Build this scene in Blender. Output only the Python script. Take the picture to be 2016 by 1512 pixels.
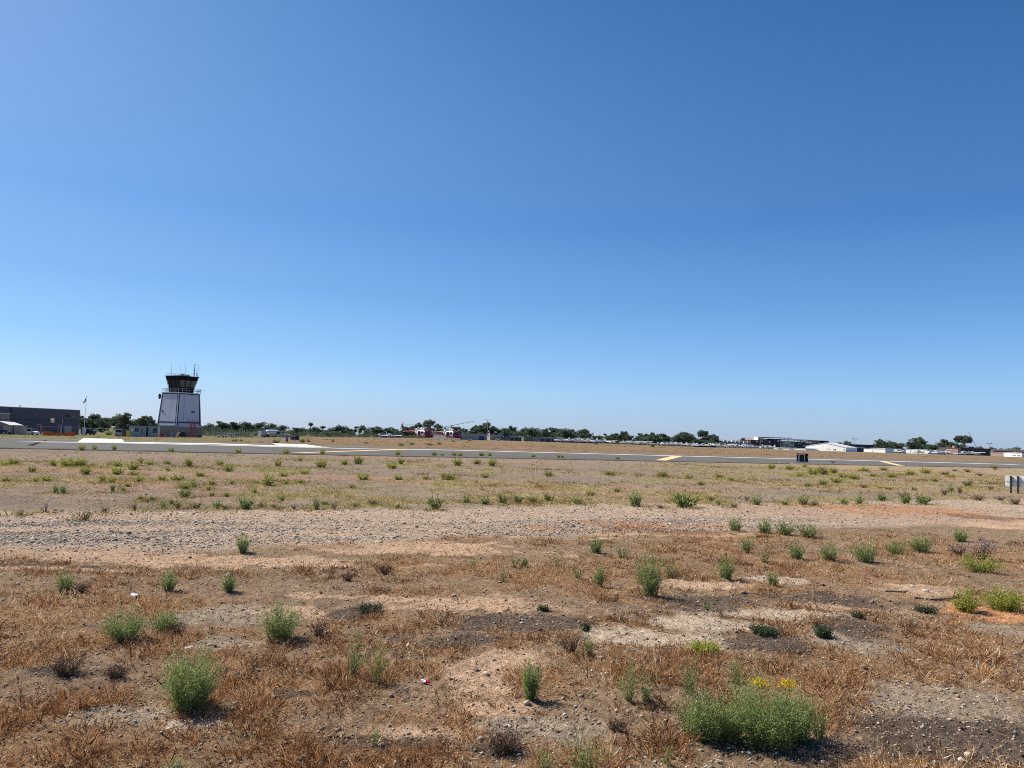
import bpy, math, random
import numpy as np
from mathutils import Vector, Matrix
R = math.radians
SC = bpy.context.scene
for o in list(bpy.data.objects): bpy.data.objects.remove(o)
COL = SC.collection

# ------------------------------------------------------------------ camera, sky, sun, exposure
F, CX, CY = 1514.0, 1008.0, 756.0            # focal length and centre in photograph pixels
PITCH, ROLL, EYE = R(4.08), R(1.8), 1.75
cam = bpy.data.cameras.new('camera'); cam.sensor_width = 36; cam.lens = F/2016*36
cam.clip_start = .05; cam.clip_end = 30000
camo = bpy.data.objects.new('camera', cam); COL.objects.link(camo)
CM = Matrix.Rotation(math.pi/2+PITCH, 4, 'X') @ Matrix.Rotation(ROLL, 4, 'Z')
camo.matrix_world = Matrix.Translation((0, 0, EYE)) @ CM
SC.camera = camo

SUN_AZ, SUN_EL = R(-62), R(47)               # azimuth from the view direction, negative to the left
w = bpy.data.worlds.new('World'); SC.world = w; w.use_nodes = True
nt = w.node_tree
sky = nt.nodes.new('ShaderNodeTexSky'); sky.sky_type = 'NISHITA'; sky.sun_disc = False
sky.sun_elevation = SUN_EL; sky.sun_rotation = SUN_AZ
sky.altitude = 0; sky.air_density = 1.0; sky.dust_density = .35; sky.ozone_density = 2.2
bg = nt.nodes['Background']; bg.inputs[1].default_value = .1
# the Nishita sky, graded by height above the horizon to the photograph's clear deep blue (white balance of the camera)
_n, _l = nt.nodes, nt.links
geo = _n.new('ShaderNodeTexCoord'); sx = _n.new('ShaderNodeSeparateXYZ'); _l.new(geo.outputs['Generated'], sx.inputs[0])
def sky_ramp(stops):
    r = _n.new('ShaderNodeValToRGB'); e = r.color_ramp.elements
    while len(e) < len(stops): e.new(.5)
    for k, (p, c) in enumerate(stops): e[k].position = p; e[k].color = tuple(v*.4 for v in c)+(1,)
    _l.new(sx.outputs[2], r.inputs[0]); q = _n.new('ShaderNodeSeparateColor'); _l.new(r.outputs[0], q.inputs[0]); return q
gam = sky_ramp([(0.020, (0.841,0.689,0.547)), (0.060, (0.738,0.597,0.436)), (0.110, (0.779,0.622,0.418)), (0.180, (1.078,0.850,0.593)), (0.270, (1.539,1.174,0.854)), (0.500, (1.964,1.473,1.123))])
gain = sky_ramp([(0.020, (0.491,0.604,0.863)), (0.060, (0.453,0.619,0.855)), (0.110, (0.399,0.566,0.819)), (0.180, (0.477,0.582,0.792)), (0.270, (0.844,0.742,0.839)), (0.500, (2.174,1.235,0.996))])
def mth(op, a, b, clampmax=None):
    m = _n.new('ShaderNodeMath'); m.operation = op
    for i, v in enumerate((a, b)):
        if isinstance(v, (int, float)): m.inputs[i].default_value = v
        else: _l.new(v, m.inputs[i])
    return m.outputs[0]
ssep = _n.new('ShaderNodeSeparateColor'); scom = _n.new('ShaderNodeCombineColor'); _l.new(sky.outputs[0], ssep.inputs[0])
for i in range(3):
    v = mth('MINIMUM', mth('MULTIPLY', ssep.outputs[i], .1), 1.0)
    v = mth('POWER', v, mth('MULTIPLY', gam.outputs[i], 2.5)); v = mth('MULTIPLY', v, mth('MULTIPLY', gain.outputs[i], (26.6, 26.1, 25.6)[i])); _l.new(v, scom.inputs[i])
_l.new(scom.outputs[0], bg.inputs[0])
sl = bpy.data.lights.new('sun', 'SUN'); sl.energy = 5.0; sl.angle = R(.5); sl.color = (1, .93, .80)
so = bpy.data.objects.new('sun', sl); COL.objects.link(so)
sd = Vector((math.sin(SUN_AZ)*math.cos(SUN_EL), math.cos(SUN_AZ)*math.cos(SUN_EL), math.sin(SUN_EL)))
so.rotation_euler = sd.to_track_quat('Z', 'Y').to_euler()
SC.view_settings.view_transform = 'Standard'; SC.view_settings.look = 'None'
SC.view_settings.exposure = .35; SC.view_settings.gamma = 1
SC.cycles.filter_width = .95; SC.cycles.use_denoising = False; SC.cycles.volume_bounces = 0; SC.cycles.sample_clamp_indirect = 3
SC.cycles.max_bounces = 6; SC.cycles.transparent_max_bounces = 12

# ------------------------------------------------------------------ terrain heights and photo geometry
def sst(a, b, x):
    t = np.clip((np.asarray(x, float)-a)/(b-a), 0, 1); return t*t*(3-2*t)
def H(x, y):
    x = np.asarray(x, float); y = np.asarray(y, float)
    left = -.85*sst(-62, -84, x)*sst(100, 185, y)*(1-.6*sst(260, 420, y))
    cen = .85*sst(-62, -40, x)*(1-.45*sst(10, 110, x))*sst(105, 215, y)
    mid = .15*sst(-95, -70, x)*(1-sst(-62, -40, x))*sst(150, 230, y)
    return left+cen+mid
CMn = np.array(CM.to_3x3())
def ray(px, py): return CMn @ np.array([(px-CX)/F, -(py-CY)/F, -1.0])
def hor(px): return 864.0+math.tan(ROLL)*(px-CX)
def G(px, py):                                # where the ray through a photo pixel meets the terrain
    d = ray(px, py); d = d/d[1]; z = 0.
    for _ in range(30):
        y = (z-EYE)/d[2]; y = min(max(y, .1), 3000); z = float(H(d[0]*y, y))
    return np.array([d[0]*y, y, z])
def P(px, Y):                                 # a ground point at depth Y in the direction of column px
    d = ray(px, hor(px)); x = d[0]/d[1]*Y
    return Vector((x, Y, float(H(x, Y))))
def ztop(px, py, Y):
    d = ray(px, py); return EYE+d[2]/d[1]*Y

def hsh(ix, iy, s):
    n = (ix.astype(np.int64)*374761393+iy.astype(np.int64)*668265263+s*1442695041) & 0xffffffff
    n = ((n ^ (n >> 13))*1274126177) & 0xffffffff
    return ((n ^ (n >> 16)) & 0xffff)/65535.
def vn(x, y, s=0):
    x = np.asarray(x, float); y = np.asarray(y, float)
    ix = np.floor(x); iy = np.floor(y); fx = x-ix; fy = y-iy
    fx = fx*fx*(3-2*fx); fy = fy*fy*(3-2*fy)
    a = hsh(ix, iy, s); b = hsh(ix+1, iy, s); c = hsh(ix, iy+1, s); d = hsh(ix+1, iy+1, s)
    return (a*(1-fx)+b*fx)*(1-fy)+(c*(1-fx)+d*fx)*fy
def fbm(x, y, sc, o=4, s=0):
    t = 0; a = .5; n = 0
    for k in range(o):
        t = t+a*vn(np.asarray(x)/sc+17.3*k, np.asarray(y)/sc-9.1*k, s+k); n += a; a *= .55; sc *= .48
    return t/n

# ------------------------------------------------------------------ materials
MATS = {}
def mat(name, col, rough=.7, var=.12, scale=1.5, metal=0, spec=.3, streak=False, trans=0, bump=0):
    if name in MATS: return MATS[name]
    m = bpy.data.materials.new(name); m.use_nodes = True; MATS[name] = m
    n = m.node_tree.nodes; l = m.node_tree.links; b = n['Principled BSDF']
    b.inputs['Roughness'].default_value = rough; b.inputs['Metallic'].default_value = metal
    b.inputs['Specular IOR Level'].default_value = spec
    tc = n.new('ShaderNodeTexCoord'); mp = n.new('ShaderNodeMapping')
    l.new(tc.outputs['Object'], mp.inputs[0])
    if streak: mp.inputs['Scale'].default_value = (1, 1, .12)
    no = n.new('ShaderNodeTexNoise'); no.inputs['Scale'].default_value = scale; no.inputs['Detail'].default_value = 6
    no.inputs['Roughness'].default_value = .65
    l.new(mp.outputs[0], no.inputs[0])
    mr = n.new('ShaderNodeMapRange'); mr.inputs[1].default_value = .3; mr.inputs[2].default_value = .7
    mr.inputs[3].default_value = 1-var; mr.inputs[4].default_value = 1+var
    l.new(no.outputs[0], mr.inputs[0])
    mx = n.new('ShaderNodeMix'); mx.data_type = 'RGBA'; mx.blend_type = 'MULTIPLY'; mx.inputs[0].default_value = 1
    mx.inputs[6].default_value = (*col, 1); l.new(mr.outputs[0], mx.inputs[7])
    l.new(mx.outputs[2], b.inputs['Base Color'])
    if bump:
        bp = n.new('ShaderNodeBump'); bp.inputs['Strength'].default_value = bump; bp.inputs['Distance'].default_value = .02
        l.new(no.outputs[0], bp.inputs['Height']); l.new(bp.outputs[0], b.inputs['Normal'])
    return m
def tintmat(name, stops, rough=.8, trans=.25, spec=.1):
    """plant matter: colour from the mesh's per-blade 'tint' value through a ramp, part translucent"""
    if name in MATS: return MATS[name]
    m = bpy.data.materials.new(name); m.use_nodes = True; MATS[name] = m
    n = m.node_tree.nodes; l = m.node_tree.links; b = n['Principled BSDF']
    b.inputs['Roughness'].default_value = rough; b.inputs['Specular IOR Level'].default_value = spec
    a = n.new('ShaderNodeAttribute'); a.attribute_name = 'tint'
    r = n.new('ShaderNodeValToRGB'); l.new(a.outputs['Fac'], r.inputs[0])
    e = r.color_ramp.elements
    while len(e) < len(stops): e.new(.5)
    for k, (p, c) in enumerate(stops): e[k].position = p; e[k].color = (*c, 1)
    l.new(r.outputs[0], b.inputs['Base Color'])
    if trans:
        t = n.new('ShaderNodeBsdfTranslucent'); l.new(r.outputs[0], t.inputs[0])
        s = n.new('ShaderNodeMixShader'); s.inputs[0].default_value = trans
        l.new(b.outputs[0], s.inputs[1]); l.new(t.outputs[0], s.inputs[2])
        l.new(s.outputs[0], n['Material Output'].inputs[0])
    return m
def M(n): return MATS[n]
mat('white_paint', (.84,.84,.82), .45, .05, 1.2, streak=True)
mat('tower_panel', (.54,.565,.61), .5, .10, .5, streak=True, spec=.15)
mat('navy_trim', (.025,.032,.06), .5)
mat('black_clad', (.009,.009,.013), .6, .2, spec=.1)
mat('cab_glass', (.012,.014,.02), .35, .1, spec=.25)
mat('cab_glass_reflect', (.12,.13,.125), .5, .1)  # paler cab panes: the light they reflect is painted into the colour
mat('dark_block', (.115,.115,.135), .85, .10, .8, bump=.3)
mat('dark_block_low', (.085,.095,.12), .85, .10, .8)
mat('grey_block', (.24,.215,.19), .9, .12, 1.0, bump=.3)
mat('tan_block', (.34,.29,.24), .9, .1, 1.0)
mat('pale_shed', (.42,.38,.33), .8, .1)
mat('light_trim', (.62,.62,.62), .6)
mat('red_paint', (.34,.03,.03), .5, .15)
mat('deep_red', (.17,.012,.017), .3, .12, spec=.5)
mat('orange_net', (.75,.13,.03), .7, .2, 6)
mat('fence_wire', (.16,.17,.17), .7, .1, 3)
mat('galv', (.42,.44,.45), .4, .12, 3, metal=.5)
mat('dark_metal', (.04,.04,.045), .5, .2)
mat('rubber', (.02,.02,.02), .8, .2)
mat('glass', (.025,.03,.04), .3, .1, spec=.3)
mat('shade_green', (.30,.35,.33), .8, .1)
mat('blue_steel', (.035,.06,.13), .5, .15, streak=True)
mat('beige_steel', (.36,.34,.30), .6, .1, streak=True)
mat('grey_steel', (.24,.25,.26), .6, .12, streak=True)
mat('green_steel', (.14,.19,.14), .7, .15)
mat('silver', (.72,.74,.77), .25, .06, metal=.7)
mat('yellow_paint', (.62,.50,.10), .6)
mat('hoop_board', (.62,.56,.34), .6)
mat('dark_door', (.05,.06,.075), .5, .1, streak=True)
mat('pink_stucco', (.52,.30,.25), .9, .12)
mat('dark_brown_wall', (.12,.085,.095), .85, .15)
mat('peach_wall', (.58,.42,.33), .9, .1)
mat('concrete', (.50,.47,.42), .9, .1, 2)
mat('apt_cream', (.50,.46,.38), .85, .1)
mat('apt_grey', (.10,.11,.12), .85, .12)
mat('apt_dark', (.04,.045,.055), .85, .12)
mat('sign_back', (.82,.83,.78), .55, .06, streak=True)
mat('black_paint', (.012,.012,.014), .5, .2)
mat('aluminium', (.45,.46,.47), .4, .1, metal=.4)
mat('stone_pale', (.62,.52,.40), .9, .15, 8, bump=.5)
mat('wood_grey', (.20,.15,.12), .9, .25, 12, bump=.5)
mat('bark', (.13,.10,.075), .9, .2, 3)
mat('char', (.035,.028,.026), .95, .3, 20)
mat('yellow_line', (.78,.54,.30), .9, .10, 3, spec=0)
mat('white_line', (.82,.80,.74), .9, .08, 3, spec=0)
mat('worn_line', (.60,.585,.53), .9, .12, 2, spec=0)
mat('flag_red', (.5,.03,.04), .8); mat('flag_blue', (.03,.04,.16), .8)
mat('litter_red', (.6,.02,.03), .5); mat('litter_white', (.8,.75,.75), .5)

# ------------------------------------------------------------------ mesh helpers
class MB:
    def __init__(s): s.v = []; s.f = []; s.M = Matrix.Identity(4)
    def add(s, vs, fs):
        n = len(s.v); s.v += [tuple(s.M @ Vector(v)) for v in vs]; s.f += [[i+n for i in f] for f in fs]; return s
    def box(s, x0, x1, y0, y1, z0, z1, bev=0):
        if not bev:
            return s.add([(x0,y0,z0),(x1,y0,z0),(x1,y1,z0),(x0,y1,z0),(x0,y0,z1),(x1,y0,z1),(x1,y1,z1),(x0,y1,z1)],
                         [(0,3,2,1),(4,5,6,7),(0,1,5,4),(1,2,6,5),(2,3,7,6),(3,0,4,7)])
        b = bev; P8 = lambda a0,a1,b0,b1,c: [(a0+c,b0),(a1-c,b0),(a1,b0+c),(a1,b1-c),(a1-c,b1),(a0+c,b1),(a0,b1-c),(a0,b0+c)]
        rings = [[(x,y,z0) for x,y in P8(x0+b*.6,x1-b*.6,y0+b*.6,y1-b*.6,b)], [(x,y,z0+b) for x,y in P8(x0,x1,y0,y1,b)],
                 [(x,y,z1-b) for x,y in P8(x0,x1,y0,y1,b)], [(x,y,z1) for x,y in P8(x0+b*.6,x1-b*.6,y0+b*.6,y1-b*.6,b)]]
        return s.loft(rings)
    def loft(s, rings, cap=True):
        n = len(rings[0]); vs = [p for r in rings for p in r]; fs = []
        for k in range(len(rings)-1):
            for i in range(n): j = (i+1) % n; fs.append((k*n+i, k*n+j, (k+1)*n+j, (k+1)*n+i))
        if cap: fs += [tuple(reversed(range(n))), tuple(range((len(rings)-1)*n, len(rings)*n))]
        return s.add(vs, fs)
    def tube(s, p, q, r, r2=None, n=8):
        p = Vector(p); q = Vector(q); r2 = r if r2 is None else r2; d = (q-p).normalized()
        a = d.orthogonal().normalized(); b = d.cross(a)
        return s.loft([[tuple(c+a*math.cos(t*2*math.pi/n)*rr+b*math.sin(t*2*math.pi/n)*rr) for t in range(n)] for c, rr in ((p,r),(q,r2))])
    def prism(s, poly, y0, y1):               # poly in x,z extruded along y
        n = len(poly)
        return s.add([(x,y0,z) for x,z in poly]+[(x,y1,z) for x,z in poly],
                     [tuple(range(n)), tuple(reversed(range(n,2*n)))]+[(i,(i+1)%n+0,(i+1)%n+n,i+n)[::-1] for i in range(n)])
    def sphere(s, c, r, nu=10, nv=6, sz=1):
        rings = [[(c[0]+r*math.sin(math.pi*(k/nv))*math.cos(2*math.pi*i/nu)+1e-4*math.cos(2*math.pi*i/nu), c[1]+r*math.sin(math.pi*(k/nv))*math.sin(2*math.pi*i/nu)+1e-4*math.sin(2*math.pi*i/nu), c[2]-r*sz*math.cos(math.pi*k/nv)) for i in range(nu)] for k in range(nv+1)]
        return s.loft(rings)
    def build(s, name, m, parent=None, smooth=False, **kw):
        me = bpy.data.meshes.new(name); me.from_pydata(s.v, [], s.f)
        if isinstance(m, str): m = M(m)
        me.materials.append(m)
        if smooth: me.polygons.foreach_set('use_smooth', [True]*len(me.polygons))
        me.update(); o = bpy.data.objects.new(name, me); COL.objects.link(o)
        if parent: o.parent = parent
        for k, v in kw.items(): o[k] = v
        return o
def ellring(x, hw, zb, zt, n=14, p=2.6, y0=0):
    r = []; zc = (zb+zt)/2; hh = (zt-zb)/2
    for i in range(n):
        t = 2*math.pi*i/n; c, s_ = math.cos(t), math.sin(t)
        r.append((x, y0+hw*math.copysign(abs(c)**(2/p), c), zc+hh*math.copysign(abs(s_)**(2/p), s_)))
    return r
def thing(name, label, cat, loc=(0,0,0), rotz=0, group=None):
    o = bpy.data.objects.new(name, None); COL.objects.link(o); o.empty_display_size = .2
    o.location = loc; o.rotation_euler = (0,0,rotz); o['label'] = label; o['category'] = cat
    if group: o['group'] = group
    return o
def tag(o, label, cat, group=None):
    o['label'] = label; o['category'] = cat
    if group: o['group'] = group
    return o
def kids(o): return [c for c in bpy.data.objects if c.parent == o]
KC = {}
def dup(root, loc, rotz=0, label=None, scale=None):
    if root.name not in KC: KC[root.name] = [(c, kids(c)) for c in kids(root)]
    r = root.copy(); COL.objects.link(r); r.location = loc; r.rotation_euler = (0,0,rotz)
    if scale is not None: r.scale = scale
    if label: r['label'] = label
    for ch, gs in KC[root.name]:
        c = ch.copy(); COL.objects.link(c); c.parent = r
        for g in gs: d = g.copy(); COL.objects.link(d); d.parent = c
    return r
def np_obj(name, V, Fs, tint, m, parent=None, col=None):
    """Fs: (n,3) or (n,4) int array; tint per vertex"""
    me = bpy.data.meshes.new(name); k = Fs.shape[1]
    me.vertices.add(len(V)); me.vertices.foreach_set('co', np.asarray(V, np.float32).ravel())
    me.loops.add(Fs.size); me.loops.foreach_set('vertex_index', Fs.astype(np.int32).ravel())
    me.polygons.add(len(Fs)); me.polygons.foreach_set('loop_start', np.arange(0, Fs.size, k, dtype=np.int32))
    me.update(calc_edges=True)
    if tint is not None:
        a = me.attributes.new('tint', 'FLOAT', 'POINT'); a.data.foreach_set('value', np.asarray(tint, np.float32))
    if col is not None:
        a = me.attributes.new('soil', 'FLOAT_COLOR', 'POINT')
        c4 = np.ones((len(V), 4), np.float32); c4[:, :col.shape[1]] = col; a.data.foreach_set('color', c4.ravel())
    me.materials.append(M(m) if isinstance(m, str) else m)
    o = bpy.data.objects.new(name, me); COL.objects.link(o)
    if parent: o.parent = parent
    return o
ORD = ['leftmost','second','third','fourth','fifth','sixth','seventh','eighth','ninth','tenth','eleventh','twelfth','thirteenth','fourteenth',
 'fifteenth','sixteenth','seventeenth','eighteenth','nineteenth','twentieth','twenty-first','twenty-second','twenty-third','twenty-fourth',
 'twenty-fifth','twenty-sixth','twenty-seventh','twenty-eighth','twenty-ninth','thirtieth','thirty-first','thirty-second','thirty-third',
 'thirty-fourth','thirty-fifth','thirty-sixth','thirty-seventh','thirty-eighth','thirty-ninth','fortieth']
def ordl(k, what, where): return (f'leftmost {what} {where}' if k == 0 else f'{ORD[k]} {what} from the left {where}')

# ------------------------------------------------------------------ zones of the ground, from edges seen in the photo
def edge(pts):
    g = np.array([G(*p) for p in pts]); a, b = g[0], g[-1]
    d0 = g[0]-g[1]; d1 = g[-1]-g[-2]
    xs = np.concatenate([[g[0,0]+d0[0]/abs(d0[0])*400], g[:,0], [g[-1,0]+400]])
    ys = np.concatenate([[g[0,1]-400*abs(d0[1]/d0[0])*np.sign(g[1,1]-g[0,1])], g[:,1], [g[-1,1]+400*d1[1]/d1[0]]])
    return lambda x: np.interp(x, xs, ys)
road_far = edge([(0,1006),(500,1003),(1008,998),(1500,990),(2016,982)])
road_near = edge([(0,1088),(400,1078),(800,1068),(1200,1050),(1600,1040),(2016,1026)])
rw_near = edge([(0,883),(500,893.5),(1008,903),(1500,912.5),(2016,922)])
rw_far = edge([(0,862),(500,873.5),(1008,887),(1500,899),(2016,910.5)])

# patches of soil: kind, centre px, py, half sizes in photo pixels
PATCH = [('sand',300,1099,450,14),('sand',820,1080,260,13),('sand',620,1070,200,7),('sand',80,1118,160,6),('sand',880,1192,210,17),('sand',640,1175,90,8),
 ('grey',470,1215,150,26),('grey',440,1262,110,20),('sand',590,1205,90,12),('sand',1370,1152,100,9),('pale',1540,1142,60,6),('pale',1530,1212,160,11),
 ('pale',1390,1232,110,12),('sand',1640,1192,110,10),('orange',1965,1205,90,17),('sand',1830,1160,110,14),('pale',1200,1255,90,20),('pale',1330,1265,120,14),
 ('sand',930,1340,80,40),('sand',1000,1300,90,20),('pale',380,1425,110,20),('grey',230,1405,120,22),('sand',980,1395,70,14),('sand',790,1440,120,16),('grey',1130,1440,160,26),
 ('orange',1760,1003,170,10),('sand',1700,1013,330,12),('orange',1060,1037,50,5),('orange',1290,1033,150,5),('sand',1150,1045,300,7),('sand',900,1052,250,6),('sand',1960,1033,90,9),
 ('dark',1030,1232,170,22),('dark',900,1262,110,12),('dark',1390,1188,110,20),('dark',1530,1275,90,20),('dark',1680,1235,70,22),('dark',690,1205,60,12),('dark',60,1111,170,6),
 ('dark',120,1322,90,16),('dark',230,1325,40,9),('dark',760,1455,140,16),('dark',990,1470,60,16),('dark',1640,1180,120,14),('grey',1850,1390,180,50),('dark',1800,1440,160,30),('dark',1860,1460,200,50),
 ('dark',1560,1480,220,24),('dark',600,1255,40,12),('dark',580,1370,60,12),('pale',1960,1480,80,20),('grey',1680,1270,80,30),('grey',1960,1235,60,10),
 ('rust',60,1285,130,60),('rust',40,1210,90,30),('rust',250,1190,230,26),('rust',480,1320,160,60),('rust',610,1360,140,60),('rust',760,1220,60,22),('rust',900,1120,200,22),('rust',1080,1140,230,24),('rust',830,1170,120,14),
 ('rust',1290,1130,160,30),('rust',1420,1100,180,30),('rust',1650,1130,200,36),('rust',1330,1050,150,12),('rust',1460,1062,150,14),('rust',1540,1165,160,18),('rust',1290,1180,170,14),('rust',1900,1100,150,40),('rust',1960,1020,60,7),
 ('rust',1820,1290,240,60),('rust',1700,1320,180,40),('rust',1930,1230,110,14),('rust',1600,1225,140,12),('rust',1420,1320,120,40),('rust',1520,1350,200,60),('rust',1230,1240,80,16),('rust',880,1320,70,40),
 ('rust',1010,1270,50,26),('rust',1060,1350,120,36),('rust',900,1420,180,26),('rust',700,1480,260,30),('rust',200,1470,260,50),('rust',120,1390,160,40),('rust',1260,1460,130,50),('rust',1640,1420,160,30),('rust',1800,1500,200,20),
 ('rust',650,1078,45,7),('rust',290,1102,40,4),('rust',1250,1330,90,40),('rust',560,1460,120,40),('rust',920,1066,50,5),('rust',480,1100,70,6),('rust',620,1110,90,8),('rust',1700,1490,90,20)]
PW = []
for kd, px, py, rx, ry in PATCH:
    c = G(px, py); a = G(px+rx, py); t = G(px, py-ry); b = G(px, py+ry)
    PW.append((kd, c[0], (t[1]+b[1])/2, abs(a[0]-c[0]), abs(t[1]-b[1])/2))
def masks(x, y):
    r = {k: np.zeros_like(x) for k in ('sand','grey','pale','orange','dark','rust')}
    n1 = fbm(x, y, .9, 4, 11)-.5; n2 = fbm(x, y, .22, 3, 31)-.5
    for kd, cx, cy, rx, ry in PW:
        sel = (np.abs(x-cx) < rx*1.7) & (np.abs(y-cy) < ry*1.7+.2)
        if not sel.any(): continue
        d = np.hypot((x[sel]-cx)/rx, (y[sel]-cy)/ry)+n1[sel]*1.2+n2[sel]*1.25
        r[kd][sel] = np.maximum(r[kd][sel], 1-sst(.65, 1.1, d))
    return r
def rustd(x, y):                              # how thickly dead stems stand, 0..1
    m = masks(x, y)
    base = sst(.36, .56, fbm(x, y, 1.1, 4, 51))*.80
    clear = np.maximum.reduce([m['sand'], m['pale'], m['grey']*.8, m['dark']*.7, m['orange']*.6])
    d = np.clip(np.maximum(base, m['rust']*(.55+.45*sst(.38,.56, fbm(x, y, .35, 3, 61))))-clear*1.05, .045, 1)
    d = d*(.10+.90*sst(.40, .55, fbm(x, y, .26, 3, 65)))
    return np.where(y < road_near(x), d, np.maximum(m['rust']-.2, 0)*.7)
def straw(x, y):                              # the straw-coloured bands of the middle field, 0..1
    rn = rw_near(x); rf = road_far(x); t = (y-rf)/np.maximum(rn-rf, 1)
    n = fbm(x*.6, y*1.6, 6, 4, 71); n2 = fbm(x, y, 1.6, 3, 75)
    a = sst(.42, .62, n)*(.12+.88*sst(.46,.60,n2))
    left = 1-sst(-12, 8, x)
    band = np.where(t > .93, 0, 1)*(1-.8*(1-left)*sst(.42, .6, t)*(1-sst(12, 22, x)))
    a = np.maximum(a*band, sst(6, 15, x)*sst(.42, .58, n2)*sst(.02,.15,t)*(1-sst(.80,.95,t))*.85)
    return a*((t > 0) & (t < 1))

def soil(x, y, r):
    L = lambda a: np.array(a, float)
    n = fbm(x, y, 2.3, 5, 3)[:,None]; nf = fbm(x, y, .14, 3, 5)[:,None]; nL = fbm(x, y, 30, 4, 7)[:,None]
    c = L((.35,.235,.145))*(1-n)+L((.28,.20,.135))*n
    c = c*(.75+.5*nf)
    m = masks(x, y); mx = lambda c, k, col, a=1.: c*(1-m[k][:,None]*a)+L(col)*(.84+.32*nf)*m[k][:,None]*a
    c = mx(c, 'rust', (.33,.20,.11), .8); c = mx(c, 'grey', (.39,.305,.225)); c = mx(c, 'sand', (.56,.38,.25)); c = mx(c, 'pale', (.56,.44,.32))
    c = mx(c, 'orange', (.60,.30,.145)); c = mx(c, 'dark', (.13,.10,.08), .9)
    near = c
    rn, rf, a, b = road_near(x), road_far(x), rw_near(x), rw_far(x)
    nb = (fbm(x, y, 1.2, 4, 13)-.5)*1.6
    # gravel track
    tr = (y-rn)/np.maximum(rf-rn, 1)
    g = L((.40,.325,.255))*(.80+.4*fbm(x, y, .25, 3, 15)[:,None])
    sandy = (sst(.42, .6, fbm(x*.25, (y-.42*x)*2.2, 3, 4, 17))*.75)[:,None]
    sandy = np.maximum(sandy, (sst(-4, 14, x)*.55)[:,None])
    g = g*(1-sandy)+L((.52,.38,.27))*sandy
    for k, col in (('sand',(.47,.325,.225)),('orange',(.50,.25,.125)),('rust',(.26,.13,.07))): g = g*(1-m[k][:,None]*.8)+L(col)*m[k][:,None]*.8
    w1 = sst(-.5, .5, y+nb-rn)[:,None]; c = c*(1-w1)+g*w1
    # middle field
    f = L((.285,.222,.172))*(.80+.4*fbm(x, y, .5, 4, 19)[:,None])*(.88+.24*fbm(x, y, 7, 4, 20)[:,None])
    red = (sst(.5,.7, fbm(x*.3, y, 5, 4, 27))*.6)[:,None]; f = f*(1-red)+L((.40,.25,.165))*red
    s_ = (straw(x, y)*.55)[:,None]; f = f*(1-s_)+L((.42,.34,.15))*s_
    sp = (sst(14, 40, x)*.5)[:,None]; f = f*(1-sp)+L((.37,.28,.175))*sp
    w2 = sst(-.5, .6, y+nb*.8-rf)[:,None]; c = c*(1-w2)+f*w2
    # beyond the runway
    k = (.8+.4*fbm(x*.4, y, 9, 5, 23)[:,None])
    o = L((.25,.162,.108))*k; lf = (1-sst(-60, -20, x-(y-110)*-.12))[:,None]
    o = o*(1-lf)+L((.21,.185,.11))*k*lf
    pt = (sst(.46,.62, fbm(x*.25, y, 7, 4, 29))*.5)[:,None]; o = o*(1-pt)+L((.24,.19,.12))*pt
    far = sst(170, 260, y)[:,None]; o = o*(1-far*.7)+L((.23,.19,.125))*far*.7
    w3 = sst(-1, 1, y-b)[:,None]; c = c*(1-w3)+o*w3
    gra = np.clip((sst(.0,.15,tr)*(1-sst(.95,1.1,tr)))*(1-.8*sandy[:,0])+sst(0,2,y-rf)*.45, 0, 1)
    return np.clip(c, .01, .8), gra

def relief(x, y):
    r = np.hypot(x, y); fall = 1-sst(18, 60, r)
    z = (fbm(x, y, .5, 4, 41)-.5)*.05*fall+(fbm(x, y, .09, 2, 43)-.5)*.022*(1-sst(8,26,r))+(fbm(x, y, 3.2, 3, 45)-.5)*.10*fall
    z += (fbm(x, y, .05, 2, 47)-.5)*.020*(1-sst(5,12,r))+np.maximum(fbm(x, y, .11, 3, 49)-.60, 0)*.07*(1-sst(8,26,r))
    return z
def GZ(x, y): return H(x, y)+relief(np.atleast_1d(x), np.atleast_1d(y))

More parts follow.
